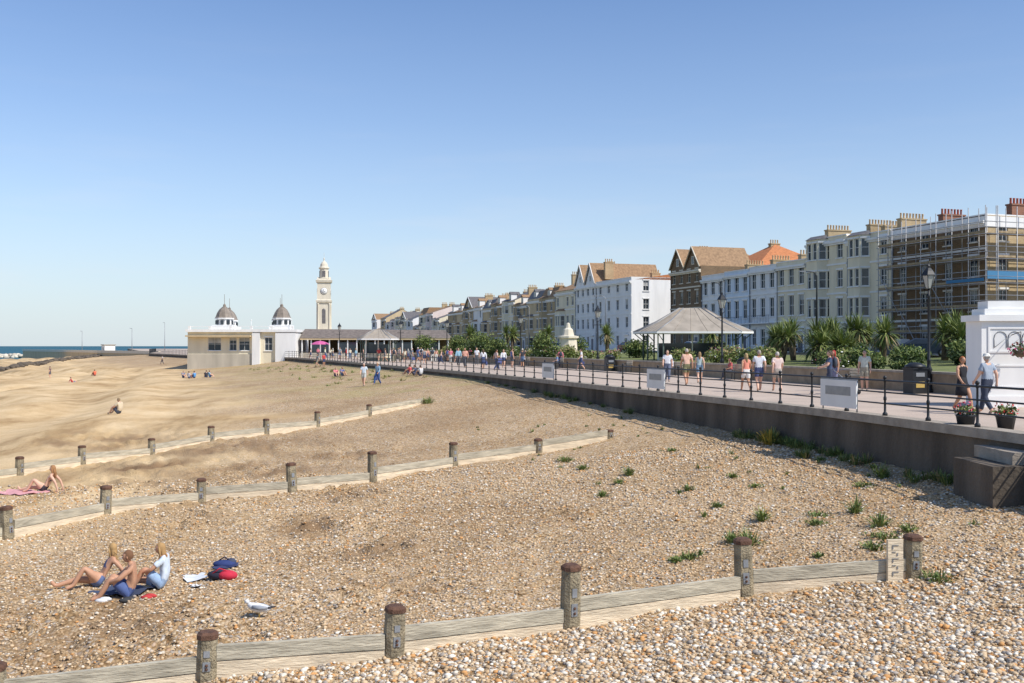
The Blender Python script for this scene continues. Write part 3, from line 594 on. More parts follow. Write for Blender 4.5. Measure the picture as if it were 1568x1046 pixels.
        k=min(depth/2,wid/2-.2); vs=[(-.3,.3,top),(wid+.3,.3,top),(wid+.3,-depth-.3,top),(-.3,-depth-.3,top),(k,-depth/2,top+rh),(wid-k,-depth/2,top+rh)]
        Rf.add(vs,[(0,1,5,4),(1,2,5),(2,3,4,5),(3,0,4)],rm,False,M)
    elif roof=='mansard':
        t2=top+rh*.75; vs=[(0,0,top),(wid,0,top),(wid,-1.1,t2),(0,-1.1,t2),(wid,-depth,top),(0,-depth,top),(wid,-depth+1,t2),(0,-depth+1,t2)]
        Rf.add(vs,[(0,1,2,3),(3,2,6,7),(7,6,4,5),(0,3,7,5),(1,4,6,2)],rm,False,M)
    if roof in('gables',):
        ng=nb//2 or 1; gw=wid/ng
        for i in range(ng):
            a=gw*i; h=rh
            W.add([(a+.15,0.0,top),(a+gw-.15,0.0,top),(a+gw/2,0.0,top+h)],[(0,1,2)],wm,False,M)
            Rf.add([(a-.0,.25,top-.1),(a+gw/2,.25,top+h+.15),(a+gw/2,-depth,top+h+.15),(a,-depth,top-.1)],[(0,1,2,3)],rm,False,M); Rf.add([(a+gw,.25,top-.1),(a+gw/2,.25,top+h+.15),(a+gw/2,-depth,top+h+.15),(a+gw,-depth,top-.1)],[(0,1,2,3)],rm,False,M)
            W.add([(a,-depth,top),(a+gw,-depth,top),(a+gw/2,-depth,top+h)],[(0,1,2)],wm,False,M)
            T.tube([(a,.27,top-.1),(a+gw/2,.27,top+h+.1),(a+gw,.27,top-.1)],.12,tm,4,M)
            G.box(a+gw/2-.4,a+gw/2+.4,.0,.06,top+.3,top+1.5,tm,M); G.box(a+gw/2-.3,a+gw/2+.3,.061,.065,top+.4,top+1.4,glass,M)
    for k in range(dormers):
        x=wid*(k+.5)/dormers; zt=top+.2
        W.box(x-.7,x+.7,-1.6,.0-.25,zt-.3,zt+1.3,tm,M); G.box(x-.5,x+.5,-.248,-.235,zt,zt+1.15,glass,M); Rf.add([(x-.85,-.1,zt+1.3),(x+.85,-.1,zt+1.3),(x,-.1,zt+1.9),(x-.85,-2.4,zt+1.3),(x+.85,-2.4,zt+1.3),(x,-2.4,zt+1.9)],[(0,1,2),(0,2,5,3),(1,4,5,2)],rm,False,M)
    for (cx_,cy_) in chim: chimney(C,wid*cx_,-depth*cy_,top+(rh*.8 if roof!='parapet' else .5),cm,cpots,M,w=.4*cpots,pm=pm)
    W.obj('walls',root);G.obj('windows',root)
    T.obj('trim',root)
    if Rf.v: Rf.obj('roof',root)
    if C.v: C.obj('chimneys',root)
    return fr,wid
fr,wid=building('brick_house_under_scaffold',91.3,103.4,14.0,16,dbrick,4,4,'parapet',rh=0,chim=[(.12,.35),(.75,.3)],side=4,sidem=ybrick,cpots=7,cm=rbrick,pm=rpot,wh=1.9)
M=fr.M; root=empty('scaffolding'); b=B()
pole=mk('scaffold_pole',(.40,.40,.40),.4,.2,5,metal=.2); brd=mk('scaffold_board',(.36,.27,.16),.9,.3,4)
for y0 in(.5,1.7):
    for k in range(8):
        x=-1.7+k*(wid+1.7)/7; b.tube([(x,y0,1.1),(x,y0,14.6)],.045,pole,5,M)
for lv in (3.3,5.5,7.7,9.9,12.1):
    b.box(-1.7,wid,.55,1.65,lv,lv+.06,brd,M); b.box(-1.7,wid,1.70,1.73,lv+.06,lv+.25,brd,M)
    for y0 in(.5,1.78): b.tube([(-1.9,y0,lv-.05),(wid+.2,y0,lv-.05)],.04,pole,5,M)
    for hh in(.55,1.05): b.tube([(-1.9,1.78,lv+hh),(wid+.2,1.78,lv+hh)],.035,pole,5,M)
    b.box(-1.65,-.5,-15,.5,lv,lv+.06,brd,M); b.box(-1.73,-1.70,-15,.5,lv+.06,lv+.25,brd,M)
    for hh in(-.05,.55,1.05): b.tube([(-1.78,-15,lv+hh),(-1.78,1.8,lv+hh)],.035,pole,5,M)
for k in range(8):
    y0=-15+k*2.2
    for x in(-.5,-1.78): b.tube([(x,y0,1.1),(x,y0,14.6)],.045,pole,5,M)
for k in range(4): b.tube([(k*3.2,1.82,1.2+(k%2)*4),(k*3.2+3,1.82,5.5+(k%2)*4)],.035,pole,5,M)
b.box(-1.8,-1.76,-12,-3,5.6,6.3,cmat((.06,.2,.35)),M); b.box(-1.6,3,1.8,1.84,7.8,8.1,cmat((.06,.2,.35)),M); b.box(-1.8,-1.76,-4,1.6,8.0,8.7,cmat((.06,.2,.35)),M)
b.obj('poles_and_boards',root)
b=B(); b.box(-.06,wid,.10,.16,12.95,13.9,white,M); b.box(-.10,-.04,-15.9,.16,12.95,13.9,white,M); b.obj('white_parapet_fascia')
building('tall_terrace_house',103.5,110.4,14.0,13,cream,4,3,'parapet',rh=1.5,chim=[(.1,.25),(.9,.45)],side=0,bays=[(3.2,6.6,4)],cpots=8,wh=1.9,sidem=ybrick)
building('tall_terrace_house',110.4,117.4,14.3,13,cream,4,3,'parapet',rh=1.5,chim=[(.12,.4),(.92,.3)],bays=[(3.4,6.9,4)],cpots=8,wh=1.9)
for i in range(4):
    y0=117.5+i*5.9; building('terrace_house',y0,y0+5.85,12.2-.15*i,11,[cream,white2,pblue,white2][i],3,3,'parapet',rh=1.6,chim=[(.04,.45)],balc=(i in(1,2)),cpots=7,wh=2.1)
building('gothic_brick_house',141.3,150,13.4,8.5,dbrick,4,4,'gables',rm=tile,rh=2.8,chim=[(.9,.6)],ww=.9,wh=2.0,side=0,tm=stone)
building('orange_roofed_house',141.5,152.5,13.6,13,tan,3,3,'hip',rm=otile,rh=3.9,chim=[(.5,.5)],setb=9.5)
building('tan_roofed_house',161.6,172,14.4,12,tan,3,3,'hip',rm=tile,rh=4.2,setb=16.6)
building('white_hotel',163,176.8,13.2,16,white2,4,4,'parapet',rh=2.4,rm=otile,side=3,chim=[(.5,.5)],sidem=white,cpots=4)
building('white_gabled_house',177,186,13.2,13,white2,4,4,'gables',rm=tile,rh=3.6,chim=[(.5,.4),(.02,.2)],wh=1.6)
building('cream_gabled_house',186.2,196,12.6,13,cream,3,4,'hip',rm=tile,rh=3.2,chim=[(.1,.3),(.9,.3)],bays=[(5,9,2)])
wl=[ybrick,tan,ybrick,cream,ybrick,tan,white2,ybrick,tan,ybrick]
y0=196.2
for i in range(10):
    w=7.8; hh=11.2+R.uniform(-.6,.9); rf=R.choice(['pitch','mansard','pitch','gables'])
    building('seafront_house',y0,y0+w-.1,hh,12,wl[i],3,2,rf,rm=R.choice([slate,tile,tile]),rh=R.uniform(2.0,3.0),chim=[(.03,.35),(.97,.6)] if i%2 else [(.05,.5)],bays=[(4.2,7.4,R.choice([2,3]))],dormers=1 if rf in('pitch','mansard') else 0,cpots=5); y0+=w
for i in range(13):
    w=R.uniform(6.5,9.5); hh=R.uniform(8.0,12.6)
    building('distant_seafront_house',y0,y0+w-.1,hh,12,R.choice([white2,cream,white2,tan,pink]),3,3,R.choice(['pitch','hip','gables','mansard']),rm=R.choice([slate,slate,tile]),rh=R.uniform(2,3.4),chim=[(.1,.5)],bays=[(3.6,6.2,3)],cpots=4); y0+=w+.1
for (yy,sb,hh,rmx) in [(205,16,11.8,tile),(222,17,12.4,slate),(245,17,11.8,tile)]:
    building('back_street_house',yy,yy+12,hh,11,tan,3,3,'pitch',rm=rmx,rh=3,chim=[(.1,.5),(.9,.5)],setb=sb)
# ------------------------------------------------------------------ clock tower
root=empty('clock_tower'); b=B(); c=(-45.7,242,0); rt=math.pi/4+.15
def sq(pr,m=stone,n=4): b.lathe([(r*1.414 if n==4 else r,z) for r,z in pr],c,m,n,smooth=False,rot=rt if n==4 else 0)
sq([(2.7,-.2),(2.7,1.2),(2.3,1.4),(2.2,4.8),(2.45,5.0),(2.45,5.5),(1.55,5.7),(1.5,12.3),(1.8,12.5),(1.9,13.0),(1.6,13.2),(1.55,17.2),(1.85,17.4),(1.95,17.9),(1.4,18.1),(1.4,18.3)])
sq([(1.1,18.3),(1.05,20.6),(1.3,20.8),(1.3,21.0),(1.0,21.2),(.85,21.9),(.5,22.4),(.15,22.6),(.12,23.0),(.2,23.2),(.04,23.4),(.03,24.6)],n=10)
for k in range(4):
    a=rt-math.pi/4+k*math.pi/2; dx,dy=math.cos(a),math.sin(a); Mx=Matrix(((-dy,dx,0,c[0]),(dx,dy,0,c[1]),(0,0,1,0),(0,0,0,1)))
    for sx in(-1.35,1.35):
        b.lathe([(.2,5.7),(.17,6),(.15,12),(.22,12.3)],(sx,1.6,0),stone,8,Mx)
    b.box(-.42,.42,1.50,1.57,7.4,10.6,slate,Mx); b.lathe([(.42,0),(.42,.04)],(0,0,0),slate,12,Mx@Matrix.Translation((0,1.52,10.6))@Matrix.Rotation(-math.pi/2,4,'X'))
    b.lathe([(.85,0),(.85,.06)],(0,0,0),grey,20,Mx@Matrix.Translation((0,1.56,15.2))@Matrix.Rotation(-math.pi/2,4,'X')); b.lathe([(.78,0),(.78,.1)],(0,0,0),white,20,Mx@Matrix.Translation((0,1.56,15.2))@Matrix.Rotation(-math.pi/2,4,'X'))
    b.box(-.04,.04,1.665,1.69,15.2,15.8,black,Mx); b.box(.045,.4,1.665,1.69,15.16,15.24,black,Mx)
    b.box(-.35,.35,.95,1.12,18.7,20.2,slate,Mx); b.add([(-1.6,1.6,17.9),(1.6,1.6,17.9),(0,1.6,18.7),(-1.6,1.1,17.9),(1.6,1.1,17.9),(0,1.1,18.7)],[(0,1,2),(3,4,5),(0,2,5,3),(1,4,5,2)],stone,False,Mx)
b.obj('tower_stonework',root)
# ------------------------------------------------------------------ bandstand pavilion
root=empty('bandstand_pavilion'); W=B();G=B();T=B()
X0,X1,YY=-54.4,-36.2,167
fa=Fr((X0,YY,0),(1,0),(0,-1))
facade(W,G,T,fa,X1-X0,-3,4.3,[(3.4,5.6),(7.0,8.2),(8.6,10.4),(12.9,14.2)],[(1.2,3.4)],cream,tm=white)
for q in [X0,X1]: W.quad((q,YY,-3),(q,YY+22,-3),(q,YY+22,4.3),(q,YY,4.3),white)
T.box(X0+10.9,X0+12.2,YY-.5,YY-.002,-3,4.2,white); T.box(X0+14.8,X1,YY-.5,YY-.002,-3,4.2,white); T.box(X0,X0+10.8,YY-1.4,YY-.004,3.5,3.75,tan)
T.box(X0-.2,X1+.2,YY-.6,YY+22,4.3,4.75,white); T.box(X0,X0+10.8,YY-.2,YY-.003,-3,.6,ygrey)
for k in range(6): T.box(X0+.2+k*3.45,X0+.6+k*3.45,YY-.5,YY-.1,4.75,5.3,white)
T.box(X0+.4,X1-.4,YY-.32,YY-.26,5.2,5.28,white)
dome_m=mk('lead_dome',(.24,.20,.16),.6,.25,2)
for (tx,ty,q) in [(-49.1,YY+3,.82),(-39.3,YY+3,.82),(-42.6,YY+16,.82),(-52.5,YY+18,.82)]:
    T.box(tx-1.7,tx+1.7,ty-1.7,ty+1.7,4.75,5.5,white); T.lathe([(1.65*q,5.5),(1.65*q,6.5),(1.95*q,6.55),(1.95*q,6.75)],(tx,ty,0),white,8,smooth=False,rot=.39)
    T.lathe([(1.95*q,6.75),(1.75*q,7.0),(1.5*q,7.6),(1.05*q,8.2),(.5*q,8.6),(.3*q,8.7),(.28*q,9.0),(.12,9.1),(.04,9.2),(.03,10.8)],(tx,ty,0),dome_m,8,smooth=False,rot=.39)
    for k in range(8):
        a=k*math.pi/4; T.box(tx+1.53*q*math.cos(a)-.25,tx+1.53*q*math.cos(a)+.25,ty+1.53*q*math.sin(a)-.25,ty+1.53*q*math.sin(a)+.25,5.65,6.35,glass)
for fx in(-47,-44,-37.2): T.tube([(fx,YY+1,4.7),(fx,YY+1,6.2)],.04,white,5); T.ball((fx,YY+1,6.3),.12,white,6)
W.obj('walls',root);G.obj('windows',root);T.obj('trim_and_domes',root)
root=empty('seafront_shelter_arcade'); b=B(); x0,x1,y0_,y1_=-35.8,-10.5,168,176
b.add([(x0,y0_,3.3),(x1,y0_,3.3),(x1-1,(y0_+y1_)/2,4.7),(x0,(y0_+y1_)/2,4.9),(x0,y1_,3.3),(x1,y1_,3.3)],[(0,1,2,3),(3,2,5,4),(1,5,2),(0,3,4)],mk('arcade_roof',(.20,.165,.14),.7,.3,2))
b.box(x0,x1,y0_+.05,y0_+.3,3.0,3.29,tan); b.box(x0,x1,y1_-1,y1_-.8,0,3.3,dbrick)
for k in range(17): x=x0+.3+k*(x1-x0-.6)/16; b.box(x-.09,x+.09,y0_+.3,y0_+.5,0,3.0,white)
b.box(x0,x1,y0_+.34,y0_+.4,0,.8,ygrey)
for k in range(16):
    if k%3: xa=x0+.45+k*(x1-x0-.6)/16; b.box(xa,xa+1.3,y0_+.36,y0_+.38,.8,2.6,glass)
b.obj('shelter',root)
# ------------------------------------------------------------------ promenade shelter
def gazebo(cx,cy,w,dp,eave,peak,ridge,name,m1=None):
    root=empty(name); b=B()
    m1=m1 or mk('shelter_roof_lead',(.36,.31,.25),.8,.2,1.5)
    e=[(-w/2,-dp*.25),(-w*.36,-dp/2),(w*.36,-dp/2),(w/2,-dp*.25),(w/2,dp*.25),(w*.36,dp/2),(-w*.36,dp/2),(-w/2,dp*.25)]
    mid=[(x*.62,y*.56) for x,y in e]
    vs=[(cx+x,cy+y,eave) for x,y in e]+[(cx+x,cy+y,eave+(peak-eave)*.42) for x,y in mid]+[(cx+x*.22,cy+y*.05,peak) for x,y in e]
    fs=[(r*8+k,r*8+(k+1)%8,(r+1)*8+(k+1)%8,(r+1)*8+k) for r in range(2) for k in range(8)]+[tuple(16+k for k in range(8))]
    b.add(vs,fs,m1); b.add([(x,y,z-.16) for x,y,z in vs[:8]]+vs[:8],[(k,(k+1)%8,8+(k+1)%8,8+k) for k in range(8)]+[tuple(range(8))],white)
    for k in range(8):
        b.tube([vs[k],vs[8+k],vs[16+k]],.05,grey,5)
        for j in(.2,.4,.6,.8):
            p=[Vector(vs[r*8+k]).lerp(Vector(vs[r*8+(k+1)%8]),j)+Vector((0,0,.01)) for r in range(3)]; b.tube(p,.022,m1,4)
    b.obj('roof',root); b=B()
    gp=mk('shelter_paint',(.10,.13,.11),.5,.2)
    for x,y in e: b.tube([(cx+x*.82,cy+y*.82,0),(cx+x*.82,cy+y*.82,eave-.1)],.07,gp,6); b.tube([(cx+x*.82,cy+y*.82,eave-.8),(cx+x*.97,cy+y*.97,eave-.15)],.04,gp,4)
    b.box(cx-w*.3,cx+w*.3,cy-.06,cy+.06,.1,1.0,cream); b.box(cx-w*.3,cx+w*.3,cy-.03,cy+.03,1.0,2.2,glass); b.box(cx-w*.3,cx+w*.3,cy-.5,cy-.1,.42,.47,woodl); b.box(cx-w*.3,cx+w*.3,cy-.45,cy-.4,0,.42,gp)
    for sx in(-.3,0,.3): b.box(cx+w*sx-.05,cx+w*sx+.05,cy-.07,cy+.07,0,eave-.2,white)
    b.obj('posts_and_screen',root)
gazebo(15.2,84,9.6,6.5,3.15,5.15,2,'promenade_shelter')
gazebo(-17.2,128,5.2,4,2.9,4.1,.6,'small_promenade_shelter')
b=B(); c0=(6.6,117,.6); b.lathe([(2,0),(2,.4),(1.7,.4),(1.5,.8),(1.1,.8),(1.0,2.2),(1.25,2.3),(1.25,2.5),(.7,2.6),(.55,3.3),(.3,3.5),(.2,4.0),(.05,4.1)],c0,stone,8,smooth=False); b.obj('stone_memorial')
# ------------------------------------------------------------------ white gate pillar
b=B(); cx,cy=16.0,31.8
b.box(cx-1.0,cx+3.2,cy,cy+1.1,0,2.75,white); b.box(cx-1.12,cx+3.3,cy-.12,cy+1.2,2.75,2.95,white); b.box(cx-.85,cx+3.1,cy+.1,cy+1.0,2.951,3.15,white); b.box(cx-.7,cx+3,cy+.2,cy+.9,3.151,3.4,white)
for k in range(3):
    xa=cx-.6+k*.45; b.tube([(xa+.2+.2*math.cos(a*math.pi/6),cy-.012,2.22+.2*math.sin(a*math.pi/6)) for a in range(7)],.014,grey,4); b.tube([(xa,cy-.012,1.9),(xa,cy-.012,2.22)],.014,grey,4); b.tube([(xa+.4,cy-.012,1.9),(xa+.4,cy-.012,2.22)],.014,grey,4)
    b.tube([(xa,cy-.012,1.9),(xa+.4,cy-.012,2.22)],.008,grey,4)
b.box(cx-.8,cx+1.3,cy-.03,cy-.003,2.5,2.56,white2); b.box(cx-.8,cx+1.3,cy-.03,cy-.003,1.74,1.80,white2); b.box(cx-1.05,cx+3.25,cy-.06,cy-.004,0,.35,white2); b.box(cx-.8,cx-.74,cy-.03,cy-.003,1.8,2.5,white2)
for zz in (1.3,.62): b.box(cx-.8,cx+1.3,cy-.025,cy-.003,zz,zz+.05,white2)
b.box(cx-.8,cx-.75,cy-.025,cy-.003,.67,1.3,white2); b.box(cx+1.25,cx+1.3,cy-.025,cy-.003,.67,1.3,white2); b.box(cx+1.24,cx+1.3,cy-.03,cy-.003,1.8,2.5,white2)
b.obj('white_gate_pillar')
b=B(); b.box(9.75,14,20.2,22.0,-2.2,-.5,conc); b.box(10.3,14,20.5,22.2,-.5,-.25,cope); b.box(11.1,15,18.5,20.19,-2.4,-.85,conc); b.obj('concrete_steps')
# ------------------------------------------------------------------ lamps
def lamp(x,y,z=0,h=5.3,nm='street_lamp'):
    b=B(); n=8; k=h/5.3
    b.lathe([(.2,0),(.2,.12),(.14,.2),(.13,.9),(.16,.95),(.09,1.1),(.075,1.3),(.1,1.34),(.065,1.4),(.05,4.0*k),(.08,4.05*k),(.045,4.1*k),(.04,4.35*k)],(x,y,z),black,n)
    b.tube([(x-.4,y,z+3.75*k),(x+.4,y,z+3.75*k)],.022,black,5); b.ball((x-.4,y,z+3.75*k),.04,black,6); b.ball((x+.4,y,z+3.75*k),.04,black,6)
    b.lathe([(.13,0),(.26,.5),(.26,.52)],(x,y,z+4.38*k),mk('lantern_glass',(.45,.45,.40),.15,.1,3),6,smooth=False); b.lathe([(.31,0),(.3,.04),(.2,.2),(.1,.32),(.06,.34),(.07,.42),(.02,.5),(.01,.6)],(x,y,z+4.9*k),black,6,smooth=False)
    for i in range(6): a=i*math.pi/3; b.tube([(x+.135*math.cos(a),y+.135*math.sin(a),z+4.38*k),(x+.27*math.cos(a),y+.27*math.sin(a),z+4.9*k)],.014,black,4)
    for s in(-1,1): b.tube([(x,y,z+4.05*k),(x+s*.2,y,z+4.15*k),(x+s*.15,y,z+4.4*k)],.016,black,4)
    b.obj(nm)
for x,y in [(17.5,41.8),(13.4,63.5),(7.3,84.7),(.9,105),(-8.3,127),(-13.5,146),(-26,150),(-15,134)]: lamp(x,y)
for x,y in [(Xf(107)-5.5,107),(Xf(126)-5.5,126),(Xf(160)-5.5,160),(Xf(195)-5.5,195),(Xf(235)-5.5,235)]:
    b=B(); b.tube([(x,y,1.1),(x,y,9.5),(x-.3,y,9.9),(x-1.3,y,10)],[.11,.07,.05,.05],black if y<150 else grey,6); b.box(x-1.9,x-1.2,y-.12,y+.12,9.92,10.05,grey); b.obj('tall_street_light')
for x,y,h in [(-142,372,8.5),(-150,430,12),(-190,440,8.5)]:
    b=B(); b.tube([(x,y,-3),(x,y,h)],[.15,.08],grey,6); b.box(x-.8,x,y-.1,y+.1,h,h+.15,grey); b.obj('lamp_column')
# ------------------------------------------------------------------ street furniture
def bin_(x,y):
    b=B(); M=Matrix.Translation((x,y,0))@Matrix.Rotation(.25,4,'Z'); b.box(-.33,.33,-.33,.33,0,1.0,black,M); b.box(-.37,.37,-.37,.37,1.0,1.06,black,M); b.lathe([(.44,0),(.4,.1),(.2,.2),(.02,.22)],(0,0,1.06),black,8,M); b.box(-.2,.2,-.345,-.332,.7,.86,grey,M); b.box(-.2,.2,-.34,-.331,.25,.5,cmat((.5,.35,.1)),M); b.obj('litter_bin')
bin_(16.6,41); bin_(7.6,77.5); bin_(14.0,60)
def bench(x,y,rot):
    b=B(); M=Matrix.Translation((x,y,0))@Matrix.Rotation(rot,4,'Z')
    for k in range(4): b.box(-.9,.9,-.2+k*.11,-.11+k*.11,.43,.46,woodl,M)
    for k in range(3): b.box(-.9,.9,.26+k*.02,.285+k*.02,.55+k*.13,.65+k*.13,woodl,M)
    for s in(-.8,.8): b.box(s-.03,s+.03,-.2,.24,.38,.428,black,M); b.tube([(s,-.18,0),(s,-.18,.62),(s,.24,.62)],.022,black,5,M); b.tube([(s,.2,0),(s,.24,.45),(s,.35,.95)],.022,black,5,M)
    b.obj('park_bench')
for yb in(46,58,66,74,88,97): bench(Xp(yb)-.8,yb,math.radians(-105+22))
for yb,c in((58.2,(.5,.1,.1)),(66.3,(.6,.6,.65)),(88.2,(.2,.3,.5)),(97.2,(.7,.7,.7))): pprom('seated_man',Xp(yb)-.85,yb,97,'bench',1.7,('tshirt',c),('trousers',(.08,.08,.1)))
def leaves(b,c,r,n,size,mats,shell=.5):
    for _ in range(n):
        d=Vector((R.gauss(0,1),R.gauss(0,1),R.gauss(0,1))).normalized(); t=shell+(1-shell)*R.random() if R.random()<.75 else R.random()
        p=Vector((c[0]+d.x*r[0]*t,c[1]+d.y*r[1]*t,c[2]+d.z*r[2]*t)); u=Vector((R.gauss(0,1),R.gauss(0,1),R.gauss(0,1))).normalized(); w=u.cross(Vector((R.gauss(0,1),R.gauss(0,1),R.gauss(0,1)))).normalized(); s=size*R.uniform(.6,1.3)
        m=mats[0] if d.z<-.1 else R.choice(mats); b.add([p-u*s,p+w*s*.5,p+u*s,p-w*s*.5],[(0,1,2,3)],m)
def planter(x,y,fl=(flR,flP)):
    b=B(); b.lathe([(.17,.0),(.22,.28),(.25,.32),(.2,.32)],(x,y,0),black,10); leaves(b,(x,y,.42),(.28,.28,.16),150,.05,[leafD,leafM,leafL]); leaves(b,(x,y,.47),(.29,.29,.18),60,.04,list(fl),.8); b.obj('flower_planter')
planter(10.75,23.6); planter(11.55,23.3,(flR,flR,flW))
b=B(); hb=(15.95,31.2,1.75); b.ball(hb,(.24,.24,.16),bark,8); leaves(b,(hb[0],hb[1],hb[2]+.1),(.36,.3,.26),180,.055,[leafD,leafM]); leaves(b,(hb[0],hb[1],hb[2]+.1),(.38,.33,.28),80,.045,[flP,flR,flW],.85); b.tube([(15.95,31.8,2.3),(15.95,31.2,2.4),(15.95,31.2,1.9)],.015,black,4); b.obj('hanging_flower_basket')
b=B(); M=Matrix.Translation((13.6,40.4,0))@Matrix.Rotation(1.3,4,'Z')
for sx in(-.25,.25):
    for yy,r in((-.4,.11),(.4,.15)): b.lathe([(r,-.025),(r,.025)],(0,0,0),black,12,M@Matrix.Translation((sx,yy,r))@Matrix.Rotation(math.pi/2,4,'Y'))
    b.tube([(sx,-.4,.11),(sx,.1,.6),(sx,.55,1.0)],.018,grey,5,M); b.tube([(sx,.4,.15),(sx,-.1,.6)],.018,grey,5,M)
b.tube([(-.25,.55,1.0),(.25,.55,1.0)],.02,black,5,M); b.box(-.22,.22,-.25,.2,.38,.45,cmat((.08,.09,.15)),M); b.add([(-.22,.2,.42),(.22,.2,.42),(.22,.38,.95),(-.22,.38,.95),(-.22,-.1,1.05),(.22,-.1,1.05)],[(0,1,2,3),(3,2,5,4)],cmat((.08,.09,.15)),False,M); b.obj('pushchair')
b=B(); b.tube([(-29.3,152,0),(-29.3,152,2.4)],.03,white,5); b.lathe([(1.5,2.2),(1.0,2.5),(.5,2.68),(.03,2.75)],(-29.3,152,0),mk('parasol_cloth',(.6,.12,.3),.7,.1),8,smooth=False); b.obj('parasol')
def car(x,y,rot,c):
    root=empty('parked_car'); M=Matrix.Translation((x,y,1.11))@Matrix.Rotation(rot,4,'Z'); b=B(); m=mk('car_paint_%d'%int(c[0]*100+c[2]*999),c,.3,.03,2)
    pr=[(-2.05,.25),(-2.1,.62),(-1.95,.9),(-1.2,.98),(-.55,1.42),(.7,1.46),(1.45,1.05),(2.0,.92),(2.08,.6),(2.05,.25)]
    def wd(z): return .84 if z<1 else .84-(z-1)*.42
    vs=[(-wd(z),p,z) for p,z in pr]+[(wd(z),p,z) for p,z in pr]; k=len(pr)
    b.add(vs,[tuple(range(k)),tuple(range(2*k-1,k-1,-1))]+[(i,(i+1)%k,k+(i+1)%k,k+i) for i in range(k)],m,False,M); b.obj('body',root); g=B()
    for s in(-1,1):
        g.add([(s*.852,-1.0,1.02),(s*.852,1.25,1.02),(s*.70,.68,1.38),(s*.70,-.52,1.36)],[(0,1,2,3)],glass,False,M)
    g.add([(-.72,-1.14,1.03),(.72,-1.14,1.03),(.6,-.6,1.405),(-.6,-.6,1.405)],[(0,1,2,3)],glass,False,M); g.add([(-.72,1.40,1.10),(.72,1.40,1.10),(.6,.78,1.44),(-.6,.78,1.44)],[(0,1,2,3)],glass,False,M)
    for s in(-1,1): g.box(s*.6-.17,s*.6+.17,-2.12,-2.05,.6,.75,flW,M); g.box(s*.62-.14,s*.62+.14,2.03,2.09,.65,.85,flR,M)
    g.obj('windows_and_lights',root); w=B()
    for s in(-1,1):
        for p in(-1.3,1.3): w.lathe([(.33,-.1),(.33,.1)],(0,0,0),black,16,M@Matrix.Translation((s*.78,p,.33))@Matrix.Rotation(math.pi/2,4,'Y')); w.lathe([(.19,-.12),(.19,.12)],(0,0,0),grey,12,M@Matrix.Translation((s*.79,p,.33))@Matrix.Rotation(math.pi/2,4,'Y'))
    w.obj('wheels',root)
for yc,off,c in [(84,-13.4,(.06,.07,.09)),(96,-6.4,(.5,.5,.5)),(112,-6.4,(.03,.03,.04)),(131,-6.4,(.45,.46,.48)),(150,-6.4,(.3,.04,.03)),(180,-6.4,(.6,.6,.6)),(205,-6.4,(.05,.06,.1)),(72,-13.4,(.5,.5,.52)),(225,-6.4,(.6,.6,.6))]:
    car(Xf(yc)+off,yc,math.radians(18.5),c)
car(32.2,77.5,math.radians(60),(.05,.07,.11))
# ------------------------------------------------------------------ vegetation
def blade(b,p,d,L_,w,m,droop):
    p=Vector(p); d=d.normalized(); s=d.cross(Vector((0,0,1)))
    if s.length<.05: s=Vector((1,0,0))
    s.normalize(); pts=[];q=p;dd=Vector(d)
    ws=[w*.6,w,w*.8,.004]
    for i in range(4):
        pts+= [q-s*ws[i]/2,q+s*ws[i]/2]; q=q+dd*(L_/3); dd=(dd+Vector((0,0,-droop))).normalized()
    b.add(pts,[(0,1,3,2),(2,3,5,4),(4,5,7,6)],m)
def cordyline(x,y,z,h,n=3,sc_=1):
    b=B()
    for k in range(n):
        a=R.uniform(0,6.28); hx=x+math.cos(a)*.6*sc_*(k>0); hy=y+math.sin(a)*.6*sc_*(k>0); hz=z+h*R.uniform(.7,1)
        b.tube([(x,y,z-.2),((x+hx)/2,(y+hy)/2,z+h*.4),(hx,hy,hz)],[.16*sc_,.12*sc_,.09*sc_],bark,7)
        for i in range(130):
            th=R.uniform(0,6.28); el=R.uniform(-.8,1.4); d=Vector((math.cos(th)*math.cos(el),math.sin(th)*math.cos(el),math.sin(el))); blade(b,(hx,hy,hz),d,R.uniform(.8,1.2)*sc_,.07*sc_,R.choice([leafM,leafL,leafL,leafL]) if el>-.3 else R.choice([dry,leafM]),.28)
    b.obj('cordyline_palm')
for x,y,h,n in [(19.5,72,2.0,3),(21.5,76,1.9,2),(24,74,1.8,3),(24,69,2.0,4),(23,71,1.6,2),(24.0,64.5,1.6,3),(29.5,68,1.7,3),(31.5,70,1.8,2),(22.5,83,1.8,2),(18.5,92,2.2,2),(4,108,2.2,2),(0,118,2.6,3),(33,74,2.0,3),(20,66,1.4,3),(28,62,1.5,3),(30.5,65,1.5,3),(22,70,1.5,2),(21,62,1.2,3),(10,104,2.2,2),(-5,122,2.6,3)]:
    t=(x-Xp(y))/(Xf(y)-15-Xp(y)); cordyline(x,y,.62+.48*max(0,min(1,t)),h+R.uniform(0,.6),n,1.25)
def shrub(x,y,r,h,n=700,mats=(leafD,leafM,leafM,leafL),fl=None,nm='garden_shrub',z=.7):
    b=B()
    for k in range(3): b.tube([(x,y,z-.2),(x+R.uniform(-.3,.3)*r,y+R.uniform(-.3,.3)*r,z+h*.6)],[.05,.02],bark,5)
    for k in range(6):
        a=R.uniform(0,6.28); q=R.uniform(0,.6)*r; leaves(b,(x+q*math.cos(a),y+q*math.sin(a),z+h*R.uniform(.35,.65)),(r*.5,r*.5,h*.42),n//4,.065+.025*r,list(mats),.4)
        if fl: leaves(b,(x+q*math.cos(a),y+q*math.sin(a),z+h*R.uniform(.4,.7)),(r*.5,r*.5,h*.42),n//25,.06,fl,.9)
    b.obj(nm)
yy=33
